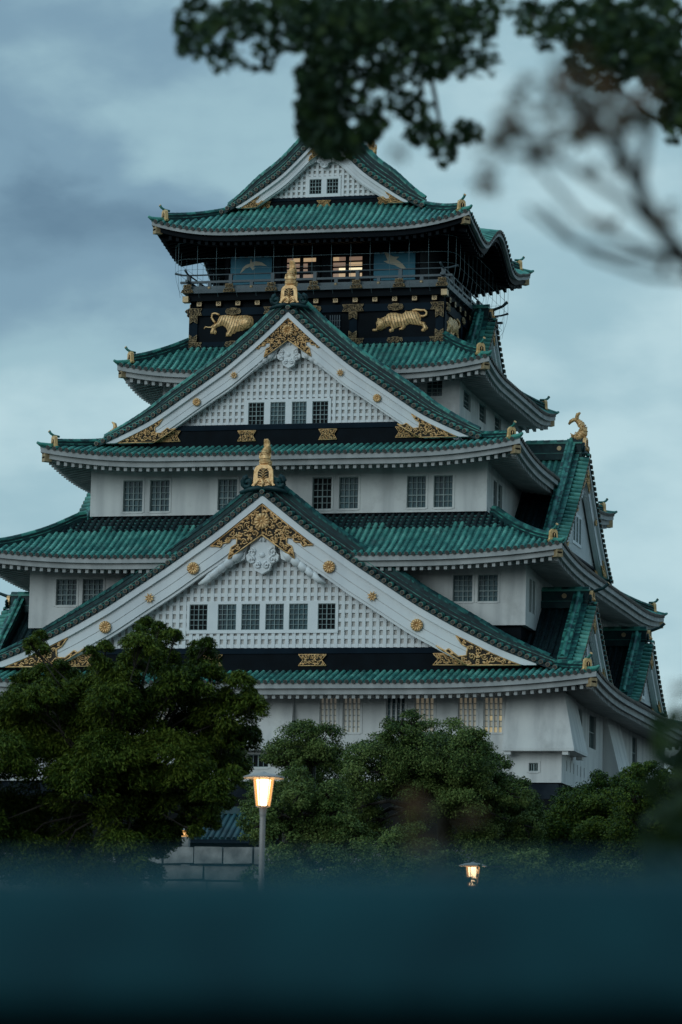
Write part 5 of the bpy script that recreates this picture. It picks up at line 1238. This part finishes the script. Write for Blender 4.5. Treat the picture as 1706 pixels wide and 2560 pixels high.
round_tree(SB2, 91, .9, 'dark bushy tree at the right edge of the photo beside the shrubs', name='bushy_tree', mat_='leaf_shrub', lf=(.05, .095), dens=2600, r0=.2, bz=0.0)

# maple overhead, close to the camera, its trunk out of view on the right
def near_leaves(name, parent, blobs, d, spread, size, mat_, shape='maple', org=np.zeros(3)):
    P = []
    for u, v, ru, rv, n in blobs:
        a = RNG.uniform(0, 2 * math.pi, n); q = np.sqrt(RNG.random(n)); 
        for i in range(n): P.append(at(u + ru * q[i] * math.cos(a[i]), v + rv * q[i] * math.sin(a[i]), d=d + RNG.normal() * spread) - org)
    P = np.array(P); n = len(P); Nr = unit(RNG.normal(size=(n, 3)) * .8 + np.array([0, 0, .7]) - FW * .35); Ax = unit(RNG.normal(size=(n, 3)) + np.array([0, 0, -.6]))
    S = RNG.uniform(size * .7, size * 1.2, n); leaf_mesh(name, parent, P, Nr, Ax, S, S * .95, [mat_], shape, .12)
    return P
k_ = .833; C_ = lambda x, y, rx, ry, n: (400 + x * k_, y * k_, rx * k_, ry * k_, n)
MBL = [C_(110, 60, 70, 75, 104), C_(100, 130, 50, 50, 49), C_(185, 165, 45, 55, 49), C_(230, 60, 90, 60, 114), C_(300, 170, 70, 45, 38), C_(360, 60, 90, 90, 142), C_(520, 90, 150, 100, 437), C_(470, 230, 60, 80, 171), C_(450, 330, 45, 110, 228), C_(530, 430, 75, 55, 209), C_(490, 380, 70, 80, 228), C_(600, 200, 90, 70, 133), C_(640, 330, 60, 70, 76), C_(560, 300, 60, 60, 57), C_(720, 110, 120, 110, 247), C_(820, 90, 110, 110, 209), C_(740, 230, 90, 60, 85), C_(880, 180, 90, 60, 95), C_(960, 60, 60, 70, 76), C_(985, 180, 40, 60, 26), C_(760, 320, 60, 50, 57), C_(800, 400, 70, 40, 76), C_(850, 460, 40, 40, 30), C_(920, 400, 50, 40, 45), C_(1110, 60, 45, 50, 49), C_(1160, 110, 40, 50, 26), C_(1290, 70, 130, 90, 361), C_(1330, 190, 110, 80, 209), C_(1470, 70, 110, 100, 285), C_(1540, 280, 50, 120, 133), C_(1480, 190, 90, 60, 114), C_(680, 20, 500, 40, 247), C_(1400, 130, 130, 90, 260), C_(1510, 180, 70, 110, 160), C_(1545, 330, 40, 110, 90), C_(560, 60, 190, 70, 300), C_(500, 250, 80, 120, 160), C_(780, 60, 190, 60, 220), C_(630, 385, 34, 42, 60), C_(600, 420, 40, 40, 40)]
tp = at(2750, 2000, d=13.5); T = tag(empty('maple_tree', (tp[0], tp[1], 0)), 'dark out-of-focus leafy boughs hanging across the top of the photo', 'tree'); org = np.array([tp[0], tp[1], 0.])
near_leaves('crown', T, [(a, b, c, d, int(n * 1.55)) for a, b, c, d, n in MBL], 12.2, .45, .036, 'leaf_near', org=org)
m = MB(); A = lambda u, v, d: at(u, v, d=d) - org
m.tube([(0, 0, 0), (0.05, 0, 2.2), A(2500, 0, 13.2), A(2350, -500, 13)], [.16, .13, .11, .09], 'bark', 10); m.build('trunk', T)
for path, r_ in (([A(2350, -500, 13), A(1800, -330, 12.6), A(1300, -260, 12.3), A(800, -200, 12.2), A(430, -60, 12.2)], .03), ([A(1500, -280, 12.4), A(1520, -20, 12.3), A(1490, 180, 12.2), A(1670, 320, 12.2)], .016), ([A(1100, -240, 12.3), A(980, 20, 12.2), A(840, 190, 12.2), A(790, 380, 12.2)], .016), ([A(900, -210, 12.2), A(1050, 60, 12.2), A(1090, 250, 12.2), A(1110, 370, 12.2)], .012), ([A(700, -180, 12.2), A(610, 20, 12.2), A(500, 120, 12.2)], .010), ([A(1400, -270, 12.3), A(1340, 10, 12.2), A(1320, 90, 12.2)], .010)):
    m = MB(); m.tube(path, [r_ * (1 - .2 * i) for i in range(len(path))], 'bark', 6); m.build('branch', T)
# thinner, much nearer twigs on the right
tp2 = at(3000, 1500, d=4.6); T2 = tag(empty('young_tree', (tp2[0], tp2[1], 0)), 'blurred thin twigs with few brownish leaves reaching in from the right edge', 'tree'); org = np.array([tp2[0], tp2[1], 0.])
near_leaves('crown', T2, [C_(1150, 340, 130, 110, 44), C_(1260, 280, 110, 80, 34), C_(1060, 440, 110, 60, 27), C_(1000, 540, 50, 40, 8), C_(1330, 350, 110, 90, 30), C_(1240, 450, 120, 70, 13), C_(1450, 320, 90, 90, 23), C_(1380, 480, 50, 50, 10), C_(1340, 680, 40, 30, 5), C_(720, 470, 30, 30, 3), C_(1500, 620, 50, 50, 6), C_(1500, 780, 40, 30, 5), C_(1230, 180, 60, 60, 13), (1694, 1738, 22, 40, 3)], 4.3, .3, .024, 'leaf_rusty', org=org)
m = MB(); m.tube([(0, 0, 0), A(2950, 900, 4.6), A(2700, 300, 4.5)], [.06, .05, .04], 'bark', 8); m.build('trunk', T2)
for path, r_ in (([A(2850, 1100, 4.5), A(2100, 960, 4.4), A(1760, 700, 4.3), A(1640, 560, 4.3), A(1570, 410, 4.3), A(1470, 260, 4.3)], .015), ([A(1720, 660, 4.3), A(1600, 620, 4.3), A(1450, 540, 4.3), A(1350, 420, 4.2), A(1290, 300, 4.2)], .0045), ([A(1760, 700, 4.3), A(1620, 690, 4.3), A(1480, 640, 4.3), A(1360, 520, 4.2)], .004), ([A(1590, 450, 4.3), A(1500, 330, 4.2), A(1430, 280, 4.2)], .005), ([A(1660, 590, 4.3), A(1560, 500, 4.3), A(1400, 400, 4.2), A(1250, 380, 4.2)], .005), ([A(1700, 640, 4.3), A(1560, 640, 4.3), A(1420, 600, 4.3), A(1320, 520, 4.2)], .0045), ([A(1600, 470, 4.3), A(1620, 330, 4.3), A(1560, 220, 4.3)], .006), ([A(2300, 1020, 4.4), A(1900, 1500, 4.4), A(1700, 1735, 4.3)], .004)):
    m = MB(); m.tube(path, [r_ * (1 - .12 * i) for i in range(len(path))], 'bark', 6); m.build('branch', T2)
# near shrub at the right edge, very dark and out of focus
tp3 = at(1900, 2600, d=6.4); T3 = tag(empty('near_shrub', (tp3[0], tp3[1], 0)), 'very dark blurred shrub close to the camera along the right edge', 'shrub'); org = np.array([tp3[0], tp3[1], 0.])
near_leaves('crown', T3, [(1720, 1850, 95, 75, 60), (1690, 1960, 80, 70, 30), (1730, 2080, 120, 100, 110), (1720, 2200, 130, 100, 120), (1780, 1950, 90, 150, 140), (1640, 2230, 90, 50, 30), (1800, 2400, 150, 160, 150)], 6.4, .3, .040, 'leaf_near', 'leaf', org=org)
m = MB()
for e in ((1720, 1850), (1690, 1960), (1730, 2080), (1640, 2230), (1780, 1950)): m.tube([(0, 0, 0), A(1850, 2300, 6.4), A(*e, 6.4)], [.02, .012, .004], 'bark', 5)
m.build('stem', T3)
# rusty sprig in front of the middle tree
tp4 = at(1120, 2700, d=3.6); T4 = tag(empty('rusty_sprig', (tp4[0], tp4[1], 0)), 'faint blurred rust-brown sprig in front of the dark middle tree', 'plant'); org = np.array([tp4[0], tp4[1], 0.])
near_leaves('leaves', T4, [(1062, 2015, 42, 30, 5), (1090, 2095, 50, 40, 5), (1150, 2070, 60, 50, 6), (1040, 2080, 50, 50, 5), (1120, 2180, 60, 30, 5)], 3.6, .1, .020, 'leaf_rusty', 'leaf', org=org)
m = MB(); m.tube([(0, 0, 0), A(1110, 2300, 3.6), A(1085, 2120, 3.6), A(1065, 2010, 3.6)], [.008, .005, .003, .0015], 'bark', 5); m.build('stem', T4)
